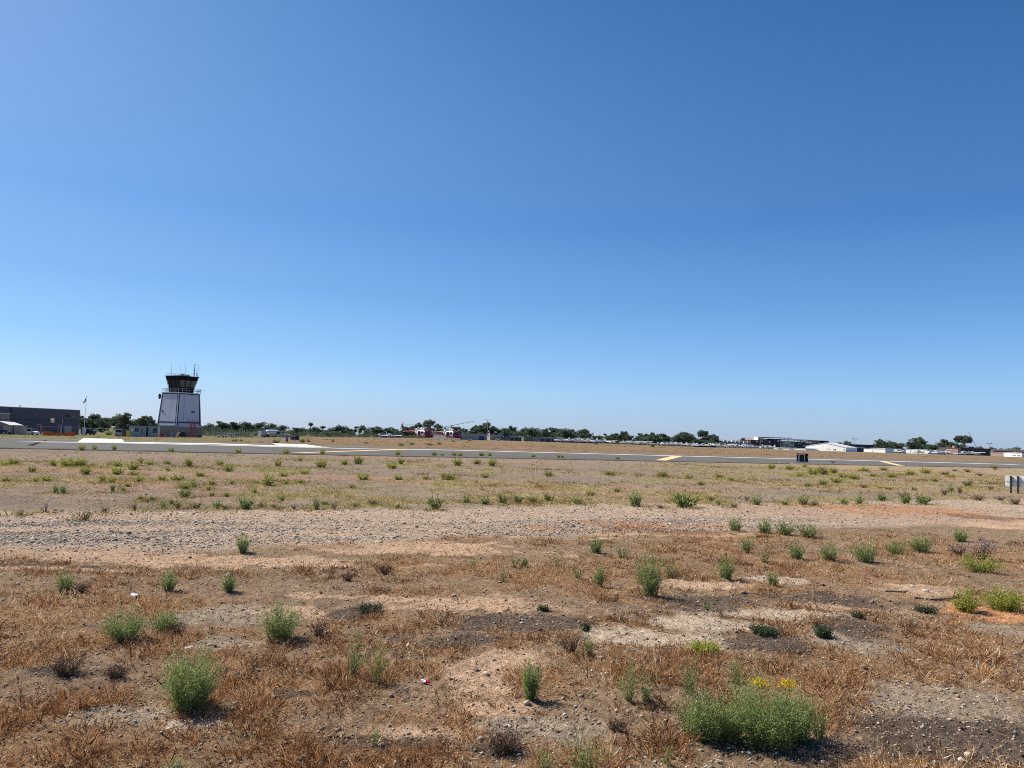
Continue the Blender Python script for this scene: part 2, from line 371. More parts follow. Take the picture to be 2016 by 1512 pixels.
def build_ground():
    a = np.concatenate([np.radians(np.arange(-180, -44, 4.)), np.radians(np.linspace(-42, 42, 980)), np.radians(np.arange(44, 180, 4.))])
    rr = np.concatenate([[.4, .9, 1.6], np.geomspace(2.3, 34, 640), np.geomspace(34.6, 300, 190), np.geomspace(320, 9000, 26)])
    A, Rr = np.meshgrid(a, rr); x = (Rr*np.sin(A)).ravel(); y = (Rr*np.cos(A)).ravel()
    z = H(x, y)+relief(x, y)
    z -= .06*sst(0, .3, y-rw_near(x))*(1-sst(0, 1, y-rw_far(x)))      # bed of the runway
    z -= (np.hypot(x,y) > 3000)*(np.hypot(x,y)-3000)*.002
    col, gra = soil(x, y, Rr.ravel())
    V = np.stack([x, y, z], 1); V = np.vstack([V, [0, 0, 0]]); c0 = np.concatenate([col, gra[:,None]], 1); c0 = np.vstack([c0, c0[:1]])
    n, m_ = len(a), len(rr); i = np.arange(m_-1)[:,None]*n; j = np.arange(n)[None,:]; j2 = (j+1) % n
    Fq = np.stack([i+j, i+j2, i+n+j2, i+n+j], -1).reshape(-1, 4)[:, ::-1]
    ctr = len(V)-1; jj = np.arange(n); Fc = np.stack([jj*0+ctr, jj, (jj+1)%n, (jj+1)%n], 1)
    m = bpy.data.materials.new('ground_soil'); m.use_nodes = True; nn = m.node_tree.nodes; l = m.node_tree.links; b = nn['Principled BSDF']
    b.inputs['Roughness'].default_value = 1; b.inputs['Specular IOR Level'].default_value = 0
    at = nn.new('ShaderNodeAttribute'); at.attribute_name = 'soil'
    tc = nn.new('ShaderNodeTexCoord')
    def noise(sc, det, rough=.6):
        q = nn.new('ShaderNodeTexNoise'); q.inputs['Scale'].default_value = sc; q.inputs['Detail'].default_value = det; q.inputs['Roughness'].default_value = rough
        l.new(tc.outputs['Object'], q.inputs[0]); return q
    def mr(src, a_, b_, c_, d_):
        q = nn.new('ShaderNodeMapRange'); l.new(src, q.inputs[0]); q.inputs[1].default_value=a_; q.inputs[2].default_value=b_; q.inputs[3].default_value=c_; q.inputs[4].default_value=d_; return q.outputs[0]
    def mul(c1, f_):
        q = nn.new('ShaderNodeMix'); q.data_type='RGBA'; q.blend_type='MULTIPLY'; q.inputs[0].default_value=1; l.new(c1, q.inputs[6]); l.new(f_, q.inputs[7]); return q.outputs[2]
    n1 = noise(60, 8, .7); n2 = noise(9, 8, .65); n3 = noise(1.3, 8, .7)
    n4 = noise(26, 9, .72); c = mul(at.outputs['Color'], mr(n1.outputs[0], .3, .7, .60, 1.40)); c = mul(c, mr(n2.outputs[0], .3, .7, .78, 1.2)); c = mul(c, mr(n4.outputs[0], .32, .68, .68, 1.32)); c = mul(c, mr(n3.outputs[0], .3, .7, .88, 1.12))
    # individual small stones and grit: voronoi cells of light and dark, strongest where 'soil' alpha says gravel
    for sc, lo, hi in ((38, .45, 1.5), (14, .55, 1.4)):
        vo = nn.new('ShaderNodeTexVoronoi'); vo.inputs['Scale'].default_value = sc; l.new(tc.outputs['Object'], vo.inputs[0])
        sep = nn.new('ShaderNodeSeparateColor'); l.new(vo.outputs['Color'], sep.inputs[0])
        f_ = mr(sep.outputs[0], 0, 1, lo, hi)
        q = nn.new('ShaderNodeMix'); q.data_type='RGBA'; q.blend_type='MULTIPLY'; l.new(c, q.inputs[6]); l.new(f_, q.inputs[7])
        l.new(mr(at.outputs['Alpha'], 0, 1, .16, .85), q.inputs[0]); c = q.outputs[2]
    l.new(c, b.inputs['Base Color'])
    bp = nn.new('ShaderNodeBump'); bp.inputs['Strength'].default_value = 1; bp.inputs['Distance'].default_value = .03
    ad = nn.new('ShaderNodeMath'); ad.operation='ADD'; l.new(n1.outputs[0], ad.inputs[0]); l.new(n2.outputs[0], ad.inputs[1])
    l.new(ad.outputs[0], bp.inputs['Height']); l.new(bp.outputs[0], b.inputs['Normal'])
    g = np_obj('ground', V, np.vstack([Fq, Fc[:, [0,1,2,2]]])[: len(Fq)], None, m, col=c0)
    me = g.data; me.polygons.foreach_set('use_smooth', [True]*len(me.polygons)); g['kind'] = 'structure'
build_ground()

# ------------------------------------------------------------------ runway and its paint
def asphalt():
    m = mat('asphalt', (.155,.150,.142), .95, .12, .35, spec=0., bump=0)
    n = m.node_tree.nodes; l = m.node_tree.links
    v = n.new('ShaderNodeTexNoise'); v.inputs['Scale'].default_value = 6; v.inputs['Detail'].default_value = 8
    b = n['Principled BSDF']; src = b.inputs['Base Color'].links[0].from_socket
    mr = n.new('ShaderNodeMapRange'); l.new(v.outputs[0], mr.inputs[0]); mr.inputs[1].default_value=.3; mr.inputs[2].default_value=.7; mr.inputs[3].default_value=.85; mr.inputs[4].default_value=1.15
    mx = n.new('ShaderNodeMix'); mx.data_type='RGBA'; mx.blend_type='MULTIPLY'; mx.inputs[0].default_value=1
    l.new(src, mx.inputs[6]); l.new(mr.outputs[0], mx.inputs[7]); l.new(mx.outputs[2], b.inputs['Base Color'])
    return m
asphalt()
def sheet(name, lo, hi, xs, z, m, nrow=14, thick=.05):
    """a strip between the curves lo(x) and hi(x), laid on the terrain, with a real edge face"""
    xs = np.asarray(xs); V = []; n = len(xs)
    for k in range(nrow+1):
        y = lo(xs)*(1-k/nrow)+hi(xs)*k/nrow; V.append(np.stack([xs, y, H(xs, y)+z], 1))
    V = [np.stack([xs, lo(xs), H(xs, lo(xs))+z-thick], 1)]+V+[np.stack([xs, hi(xs), H(xs, hi(xs))+z-thick], 1)]
    V = np.vstack(V); i = np.arange(nrow+2)[:,None]*n; j = np.arange(n-1)[None,:]
    Fq = np.stack([i+j, i+j+1, i+n+j+1, i+n+j], -1).reshape(-1, 4)
    o = np_obj(name, V, Fq, None, m); return o
XS = np.arange(-330, 420, 3.)
o = sheet('runway', rw_near, rw_far, XS, .012, 'asphalt', thick=.09); o['kind'] = 'structure'
def strip(name, pts_lo, pts_hi, m, z=.018, ext=False, label=None, step=1.0):
    lo, hi = edge(pts_lo), edge(pts_hi)
    xs = XS if ext else np.arange(G(*pts_lo[0])[0], G(*pts_lo[-1])[0]+step, step)
    o = sheet(name, lo, hi, xs, z, m, 2, .004); o['kind'] = 'structure'; return o
def quad(name, pts, m, z=.022):
    g = [G(*p) for p in pts]; n = 24; V = []; 
    a, b, c, d = g                           # a-b near edge left to right, d-c far edge left to right
    for k in range(n+1):
        t = k/n; p = a*(1-t)+b*t; q = d*(1-t)+c*t
        for s in np.linspace(0, 1, 5): r_ = p*(1-s)+q*s; V.append((r_[0], r_[1], float(H(r_[0], r_[1]))+z))
    Fq = [(k*5+s, (k+1)*5+s, (k+1)*5+s+1, k*5+s+1) for k in range(n) for s in range(4)]
    o = np_obj(name, np.array(V), np.array(Fq), None, m); o['kind'] = 'structure'; return o
# long edge line: a bright heavy piece to the left, worn thin white further right
strip('edge_line', [(0,870.2),(240,873.2),(480,878.6),(700,884.2),(900,887.2),(1300,897.5),(1700,907.5),(2016,915.6)],
      [(0,868.6),(240,871.8),(480,877.4),(700,883.2),(900,886.1),(1300,896.5),(1700,906.6),(2016,914.8)], 'worn_line', ext=False)
strip('threshold_line', [(154,870.2),(300,873.2),(430,875.4),(545,878.9),(634,881.0)], [(154,868.9),(300,871.5),(430,873.4),(545,877.4),(634,880.0)], 'white_line', z=.022)
quad('aiming_bar', [(153,870),(246,871.6),(240,864.6),(164,863.2)], 'white_line', .026)
quad('aiming_bar', [(553,878.4),(636,880.2),(602,875.2),(536,873.2)], 'white_line', .026)
quad('taxi_line', [(566,892.2),(600,892.2),(812,885.0),(800,884.0)], 'yellow_line', .026)
quad('taxi_bar', [(1290,906.4),(1311,907.2),(1345,898.3),(1324,897.4)], 'yellow_line', .026)
quad('taxi_bar', [(1766,917.0),(1782,917.6),(1745,908.9),(1730,908.0)], 'yellow_line', .026)

mat('tar', (.035,.034,.033), .9, .1, spec=0)
quad('tar_seam', [(52,877.5),(66,877.5),(94,866.4),(90,866.4)], 'tar', .016)
quad('tar_seam', [(845,898),(846.2,898),(930,884.6),(929.4,884.6)], 'tar', .016)
quad('tar_seam', [(1480,911.6),(1481,911.6),(1410,897.4),(1409.5,897.4)], 'tar', .016)
# ------------------------------------------------------------------ plant matter as arrays of blades and leaves
rng = np.random.default_rng(7)
def blades(base, d, L, w, curl, rng=rng):
    """base (N,3), unit direction d, length, width, curl: sideways bend. Returns V (5N), F (3N,3)"""
    N = len(base); s = rng.normal(size=(N, 3)); s[:,2] *= .3; s = np.cross(d, s); s /= np.linalg.norm(s, axis=1)[:,None]+1e-9
    bend = rng.normal(size=(N,3))*curl[:,None]*L[:,None]
    p1 = base+d*L[:,None]*.5+bend*.25; p2 = base+d*L[:,None]+bend
    W = w[:,None]*.5*s
    V = np.stack([base-W, base+W, p1-W*.8, p1+W*.8, p2], 1).reshape(-1, 3)
    k = np.arange(N)[:,None]*5
    Fs = np.concatenate([k+[0,1,3], k+[0,3,2], k+[2,3,4]], 0)
    return V, Fs, p1, p2
def leaves(p, d, L, w, rng=rng):
    N = len(p); s = np.cross(d, rng.normal(size=(N,3))); s /= np.linalg.norm(s, axis=1)[:,None]+1e-9
    V = np.stack([p, p+d*L[:,None]*.45+s*w[:,None]*.5, p+d*L[:,None], p+d*L[:,None]*.45-s*w[:,None]*.5], 1).reshape(-1,3)
    k = np.arange(N)[:,None]*4; return V, np.concatenate([k+[0,1,2], k+[0,2,3]], 0)
def merge(parts):
    V, Fs, T = [], [], []; n = 0
    for v, f, t in parts: V.append(v); Fs.append(f+n); T.append(t); n += len(v)
    return np.vstack(V), np.vstack(Fs), np.concatenate(T)
def unit(v): return v/(np.linalg.norm(v, axis=1)[:,None]+1e-9)
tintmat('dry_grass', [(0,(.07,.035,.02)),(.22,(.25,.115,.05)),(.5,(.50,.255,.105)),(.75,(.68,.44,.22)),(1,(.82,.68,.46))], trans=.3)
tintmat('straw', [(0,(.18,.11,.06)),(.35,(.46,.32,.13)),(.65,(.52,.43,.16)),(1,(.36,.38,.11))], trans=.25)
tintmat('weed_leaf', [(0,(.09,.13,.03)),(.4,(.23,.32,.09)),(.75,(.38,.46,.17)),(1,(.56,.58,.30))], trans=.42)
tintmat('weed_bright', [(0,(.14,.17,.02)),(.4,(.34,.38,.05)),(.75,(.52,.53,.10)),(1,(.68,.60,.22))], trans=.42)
tintmat('weed_dark', [(0,(.025,.04,.022)),(.5,(.055,.085,.045)),(1,(.12,.16,.09))], trans=.2)
tintmat('weed_stem', [(0,(.10,.09,.04)),(1,(.26,.22,.12))], trans=0)
tintmat('yellow_flower', [(0,(.55,.38,.02)),(1,(.85,.65,.05))], trans=.2)
tintmat('lilac_flower', [(0,(.25,.19,.22)),(1,(.48,.40,.46))], trans=.2)
tintmat('dead_weed', [(0,(.05,.035,.025)),(1,(.24,.15,.10))], trans=.05)

def wedge(n, r0, r1, half=38, pw=1.0):
    """random points in the view wedge; density per area falls as r**-pw"""
    u = rng.random(n)
    r = (r0**(2-pw)+u*(r1**(2-pw)-r0**(2-pw)))**(1/(2-pw)) if pw != 2 else r0*(r1/r0)**u
    a = np.radians(rng.uniform(-half, half, n)); return r*np.sin(a), r*np.cos(a), r

def dead_stems():
    # tuft centres first, then stems fanning out of each; small side twigs on each stem
    cx, cy, cr = wedge(50000, 2.9, 19, 39, 1.35)
    d = rustd(cx, cy); keep = rng.random(len(cx)) < d**1.2; cx, cy, cr, d = cx[keep], cy[keep], cr[keep], d[keep]
    ns = np.clip((rng.gamma(1.6, 9, len(cx))*(1.25-.045*cr)).astype(int), 2, 48)
    sz = rng.lognormal(-.05, .42, len(cx))*(.75+.5*d)
    i = np.repeat(np.arange(len(cx)), ns); N = len(i)
    ph = rng.uniform(0, 2*np.pi, N); rad = rng.random(N)**.6*.065*sz[i]
    x = cx[i]+np.cos(ph)*rad; y = cy[i]+np.sin(ph)*rad; b = np.stack([x, y, GZ(x, y)-.004], 1)
    out = rng.random(N)**.7*1.7
    dr = unit(np.stack([np.cos(ph)*out+rng.normal(0,.2,N), np.sin(ph)*out+rng.normal(0,.2,N), np.full(N, 1.15)+rng.normal(0,.3,N)], 1))
    dr[:,2] = np.maximum(dr[:,2], .08)
    L = sz[i]*rng.uniform(.017,.066,N); wd = rng.uniform(.0026,.0054,N)*(1+.075*np.maximum(cr[i]-4, 0))
    ct = fbm(cx, cy, 1.2, 3, 81); t = np.clip(ct[i]*.9-.03+rng.normal(0,.27,N)+rng.normal(0,.16,len(cx))[i], 0, 1)
    V, Fs, p1, p2 = blades(b, dr, L, wd, np.full(N,.07)); parts = [(V, Fs, np.repeat(t,5))]
    for src, q in ((p1,.7),(p1,.6),(b*.35+p1*.65,.5),(p2*.5+p1*.5,.4)):
        s = rng.random(N) < q*np.clip(1.3-.06*cr[i],.25,1); k = s.sum()
        dd = unit(dr[s]+rng.normal(0,.6,(k,3))); dd[:,2] = np.abs(dd[:,2])
        V, Fs, _, _ = blades(src[s], dd, L[s]*rng.uniform(.22,.5,k), wd[s]*.85, np.full(k,.1)); parts.append((V, Fs, np.repeat(np.clip(t[s]+.06,0,1),5)))
    V, Fs, T = merge(parts)
    o = np_obj('dry_grass', V, Fs, T, 'dry_grass'); o['kind'] = 'stuff'; o['label'] = 'rust brown dead stems covering the near ground'; o['category'] = 'dry grass'
def litter():
    x, y, r = wedge(120000, 2.9, 17, 39, 1.3)
    d = rustd(x, y); k = (rng.random(len(x)) < .20+.70*d) & (y < road_near(x)-.1); x, y, r = x[k], y[k], r[k]; N = len(x)
    ph = rng.uniform(0, 2*np.pi, N); b = np.stack([x, y, GZ(x, y)+rng.uniform(.0,.014,N)], 1)
    dr = unit(np.stack([np.cos(ph), np.sin(ph), rng.normal(.06,.14,N)], 1))
    L = rng.lognormal(-3.35,.5,N); V, Fs, _, _ = blades(b, dr, L, rng.uniform(.002,.0045,N)*(1+.06*np.maximum(r-4,0)), np.full(N,.12))
    t = np.clip(rng.normal(.70,.30,N), 0, 1)
    o = np_obj('dead_stalk_litter', V, Fs, np.repeat(t,5), 'dry_grass'); o['kind'] = 'stuff'; o['label'] = 'broken straw stalks lying flat on the soil'; o['category'] = 'litter'
def mid_straw():
    cx, cy, cr = wedge(80000, 12, 75, 36, 1.1)
    s = straw(cx, cy); k = rng.random(len(cx)) < np.maximum(s*.62, .03*((cy>road_far(cx)+.3)&(cy<rw_near(cx)-1))); cx, cy, cr = cx[k], cy[k], cr[k]
    # the weeds in the crack along the runway edge
    ex = rng.uniform(-60, 70, 420); ey = rw_near(ex)-rng.random(420)**2*.5-.03
    cx = np.concatenate([cx, ex]); cy = np.concatenate([cy, ey]); cr = np.hypot(cx, cy)
    ns = rng.integers(3, 12, len(cx)); i = np.repeat(np.arange(len(cx)), ns); N = len(i)
    sz = rng.lognormal(0,.35,len(cx)); ph = rng.uniform(0,2*np.pi,N); rad = rng.random(N)*.16*sz[i]
    x = cx[i]+np.cos(ph)*rad; y = cy[i]+np.sin(ph)*rad; b = np.stack([x,y,GZ(x,y)-.005],1)
    dr = unit(np.stack([np.cos(ph)*.9+rng.normal(0,.3,N), np.sin(ph)*.9+rng.normal(0,.3,N), np.full(N,.8)],1))
    L = sz[i]*rng.uniform(.04,.15,N); wd = rng.uniform(.006,.012,N)*(1+.02*cr[i])
    tc = fbm(cx, cy, 3.5, 3, 91); dk = (np.arange(len(cx)) >= len(cx)-420)
    t = np.clip(tc[i]*2.0-.5+rng.normal(0,.14,len(cx))[i]+rng.normal(0,.14,N), 0, 1); t = np.where(dk[i], rng.uniform(0,.25,N), t)
    V, Fs, _, _ = blades(b, dr, L, wd, np.full(N,.12))
    o = np_obj('straw_grass', V, Fs, np.repeat(t,5), 'straw'); o['kind'] = 'stuff'; o['label'] = 'straw yellow low grass in bands across the middle field'; o['category'] = 'dry grass'
def far_scrub():
    n = 5200; y = 95+rng.random(n)**1.3*190; x = rng.uniform(-.72,.72,n)*y
    k = (y > rw_far(x)+.8) & (rng.random(n) < .12+.8*sst(.5,.62,fbm(x*.3,y,6,3,95))); x, y = x[k], y[k]
    ns = rng.integers(8, 22, len(x)); i = np.repeat(np.arange(len(x)), ns); N = len(i); ph = rng.uniform(0,2*np.pi,N); rad = rng.random(N)*rng.uniform(.2,.8,len(x))[i]
    X = x[i]+np.cos(ph)*rad; Y = y[i]+np.sin(ph)*rad*.6; b = np.stack([X,Y,GZ(X,Y)-.02],1)
    dr = unit(np.stack([np.cos(ph)*.5, np.sin(ph)*.5, np.full(N,.8)],1)); L = rng.uniform(.08,.32,N)
    V, Fs, _, _ = blades(b, dr, L, np.full(N,.05), np.full(N,.1))
    t = np.clip(fbm(x,y,12,3,97)[i]*1.6-.3+rng.normal(0,.1,N),0,1)
    t = np.where((x[i] < -45), np.clip(t+.35,0,1), t)
    o = np_obj('far_grass', V, Fs, np.repeat(t,5), 'straw'); o['kind'] = 'stuff'; o['label'] = 'low dull scrub grass beyond the tarmac strip'; o['category'] = 'dry grass'
OCT = np.array([(1,0,0),(0,1,0),(-1,0,0),(0,-1,0),(0,0,1),(0,0,-1)], float)
OF = np.array([(0,1,4),(1,2,4),(2,3,4),(3,0,4),(1,0,5),(2,1,5),(3,2,5),(0,3,5)])
def pebbles():
    x, y, r = wedge(150000, 8.5, 30, 37, .9); t = (y-road_near(x))/np.maximum(road_far(x)-road_near(x), 1)
    sandy = np.maximum(sst(.42,.6,fbm(x*.25,(y-.42*x)*2.2,3,4,17))*.8, sst(-4,14,x)*.6)
    k = (t > .02) & (t < 1.08) & (rng.random(len(x)) > sandy); a = (x[k], y[k], rng.lognormal(-4.42,.42,k.sum()))
    x, y, r = wedge(42000, 2.9, 60, 37, 1.5); k = (y < rw_near(x)) ; b = (x[k], y[k], rng.lognormal(-5.1,.5,k.sum())*(1+.02*r[k]))
    x = np.concatenate([a[0],b[0]]); y = np.concatenate([a[1],b[1]]); s = np.concatenate([a[2],b[2]]); N = len(x)
    S = s[:,None,None]*np.stack([rng.uniform(.7,1.3,N),rng.uniform(.7,1.3,N),rng.uniform(.4,.8,N)],1)[:,None,:]
    th = rng.uniform(0,2*np.pi,N); c, s_ = np.cos(th)[:,None], np.sin(th)[:,None]
    Q = (OCT[None]+rng.normal(0,.18,(N,6,3)))*S; X = Q[:,:,0]*c-Q[:,:,1]*s_; Y = Q[:,:,0]*s_+Q[:,:,1]*c
    V = np.stack([X+x[:,None], Y+y[:,None], Q[:,:,2]+(GZ(x,y)+s*.22)[:,None]], -1).reshape(-1,3)
    Fs = (OF[None]+np.arange(N)[:,None,None]*6).reshape(-1,3)
    tintmat('pebble', [(0,(.14,.115,.09)),(.45,(.34,.28,.22)),(.8,(.50,.42,.33)),(1,(.70,.62,.52))], rough=.9, trans=0)
    o = np_obj('gravel', V, Fs, np.repeat(np.clip(rng.normal(.52,.23,N),0,1),6), 'pebble'); o['kind'] = 'stuff'; o['label'] = 'grey and beige pebbles over the track and the soil'; o['category'] = 'gravel'
def crumbs():
    x, y, r = wedge(110000, 2.9, 15, 38, 1.4); m_ = masks(x, y); k = (y < road_near(x)+.2) & (rng.random(len(x)) < .25+.75*np.maximum(m_['dark'], m_['grey']*.6)); x, y, r = x[k], y[k], r[k]; N = len(x); s = rng.lognormal(-5.6,.45,N)*(1+.05*r)
    Q = (OCT[None]+rng.normal(0,.25,(N,6,3)))*s[:,None,None]*[1,1,.75]
    V = Q+np.stack([x,y,GZ(x,y)+s*.2],1)[:,None,:]; Fs = (OF[None]+np.arange(N)[:,None,None]*6).reshape(-1,3)
    tintmat('soil_crumb', [(0,(.07,.05,.035)),(.4,(.22,.15,.10)),(.8,(.44,.31,.21)),(1,(.58,.45,.32))], rough=1, trans=0, spec=0)
    o = np_obj('soil_clods', V.reshape(-1,3), Fs, np.repeat(np.clip(rng.normal(.45,.28,N),0,1),6), 'soil_crumb'); o['kind'] = 'stuff'; o['label'] = 'brown crumbs and clods of soil on the near ground'; o['category'] = 'soil'
dead_stems(); litter(); mid_straw(); far_scrub(); pebbles(); crumbs()

# ------------------------------------------------------------------ individual weeds
def weed_arrays(h, wd, kind, seed, px):
    """px: size of one render pixel at the plant, in metres (keeps leaves from thinning to nothing far off)"""
    g = np.random.default_rng(seed); dens = dict(feather=1, sparse=.30, bright=1.1, low=1., dead=.7, lilac=.6)[kind]
    n = int(np.clip(150*dens*(wd/.4)**.7*np.clip(.008/px,.25,1.2), 12, 300))
    ph = g.uniform(0,2*np.pi,n); q = g.random(n)**.5
    br = wd*{'low':.3,'bright':.22,'feather':.15 if wd < .27 else .22}.get(kind,.10)*g.random(n)
    b = np.stack([np.cos(ph)*br, np.sin(ph)*br*.9, np.full(n,-.01)], 1)
    up = {'feather':1.0,'sparse':1.25,'bright':.75,'low':.22,'dead':.5,'lilac':1.1}[kind]
    L = h*(1.25-.85*g.random(n)**.8)*(1-.12*q)
    if kind in ('bright','low','dead'): L = np.hypot(h, wd*.5)*g.uniform(.6,1.,n)
    spread = q*wd*.5
    tip = np.stack([np.cos(ph)*spread, np.sin(ph)*spread, L*np.sqrt(np.clip(1-.4*q**2,.1,1)) if kind not in ('low',) else h*g.uniform(.4,1.,n)], 1)
    if kind == 'bright': tip[:,2] = h*np.sqrt(np.clip(1.1-q**2*.8,.1,1))*g.uniform(.35,1.2,n)
    # arcs from base to tip that rise first, then lean out
    K = 5; pts = []
    for k in range(K+1):
        t = k/K; pts.append(b*(1-t)+tip*t+np.array([0,0,1])*(h*.14*math.sin(math.pi*t))*(1 if kind!='low' else .3)+g.normal(0,.006+.012*wd,(n,3))*(t>0))
    sw = max(.0022, px*.38); SV = []
    for k in range(K):
        p, r_ = pts[k], pts[k+1]; d = unit(r_-p); s = unit(np.cross(d, g.normal(size=(n,3))))*sw*.5*(1-.12*k)
        V = np.stack([p-s, p+s, r_+s*.85, r_-s*.85],1).reshape(-1,3); kk = np.arange(n)[:,None]*4
        SV.append((V, np.concatenate([kk+[0,1,2],kk+[0,2,3]],0), np.repeat(g.random(n),4)))
    LV = []
    ll = {'feather':.020,'sparse':.018,'bright':.030,'low':.020,'dead':.018,'lilac':.018}[kind]; lw = ll*(.30 if kind != 'low' else .6)
    ll = max(ll, px*2.0); lw = max(lw, px*.62)
    nl = int(np.clip({'feather':21,'sparse':15,'bright':22,'low':24,'dead':16,'lilac':13}[kind]*np.clip(.010/px,.3,1.15)*max(h,.15)/.25, 6, 60))
    for k in range(nl):
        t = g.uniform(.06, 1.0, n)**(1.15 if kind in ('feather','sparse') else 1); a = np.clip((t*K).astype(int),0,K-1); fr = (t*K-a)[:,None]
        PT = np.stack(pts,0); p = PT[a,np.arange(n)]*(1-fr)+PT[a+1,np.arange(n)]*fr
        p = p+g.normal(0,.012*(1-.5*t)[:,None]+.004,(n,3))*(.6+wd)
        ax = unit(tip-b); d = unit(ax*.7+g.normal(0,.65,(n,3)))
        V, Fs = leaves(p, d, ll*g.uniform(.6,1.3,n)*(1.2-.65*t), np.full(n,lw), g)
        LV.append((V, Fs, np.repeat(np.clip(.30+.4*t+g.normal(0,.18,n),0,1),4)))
    fl = None
    if kind == 'lilac':
        V, Fs = leaves(np.repeat(tip,7,0)+g.normal(0,.012,(n*7,3)), unit(g.normal(size=(n*7,3))), np.full(n*7,max(.012,px)), np.full(n*7,max(.01,px)), g); fl = (V, Fs, np.repeat(g.random(n*7),4))
    return merge(SV), merge(LV), fl
MATK = dict(feather='weed_leaf', sparse='weed_leaf', bright='weed_bright', low='weed_dark', dead='dead_weed', lilac='dead_weed')
NAMEK = dict(feather='weed_bush', sparse='weed_bush', bright='weed_bush', low='ground_weed', dead='dead_weed_clump', lilac='flowering_weed')
def weed(px, py, wpx, hpx, kind, label, group='green weeds growing in the near dirt', seed=None, flowers=False):
    if kind == 'dead': hpx *= .6
    c = G(px, py); ry = c[1]; h = hpx*ry/F; wd = wpx*ry/F
    t = thing(NAMEK[kind], label, 'weed', (c[0], c[1], float(GZ(c[0], c[1])[0])-.005), 0, group)
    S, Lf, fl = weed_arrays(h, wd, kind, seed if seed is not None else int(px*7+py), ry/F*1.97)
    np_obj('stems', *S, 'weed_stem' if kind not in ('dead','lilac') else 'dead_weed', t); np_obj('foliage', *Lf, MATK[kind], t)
    if fl: np_obj('flowers', *fl, 'lilac_flower', t)
    if flowers:
        g = np.random.default_rng(3)
        for cx, n in ((-.045, 420), (.12, 300)):
            p = np.stack([g.normal(cx,.026,n), g.normal(-.02,.018,n), h*.93+g.normal(0,.012,n)], 1)
            V, Fs = leaves(p, unit(g.normal(size=(n,3))+[0,0,1]), np.full(n,.009), np.full(n,.008), g)
            np_obj('flower_cluster', V, Fs, np.repeat(g.random(n),4), 'yellow_flower', t)
    return t
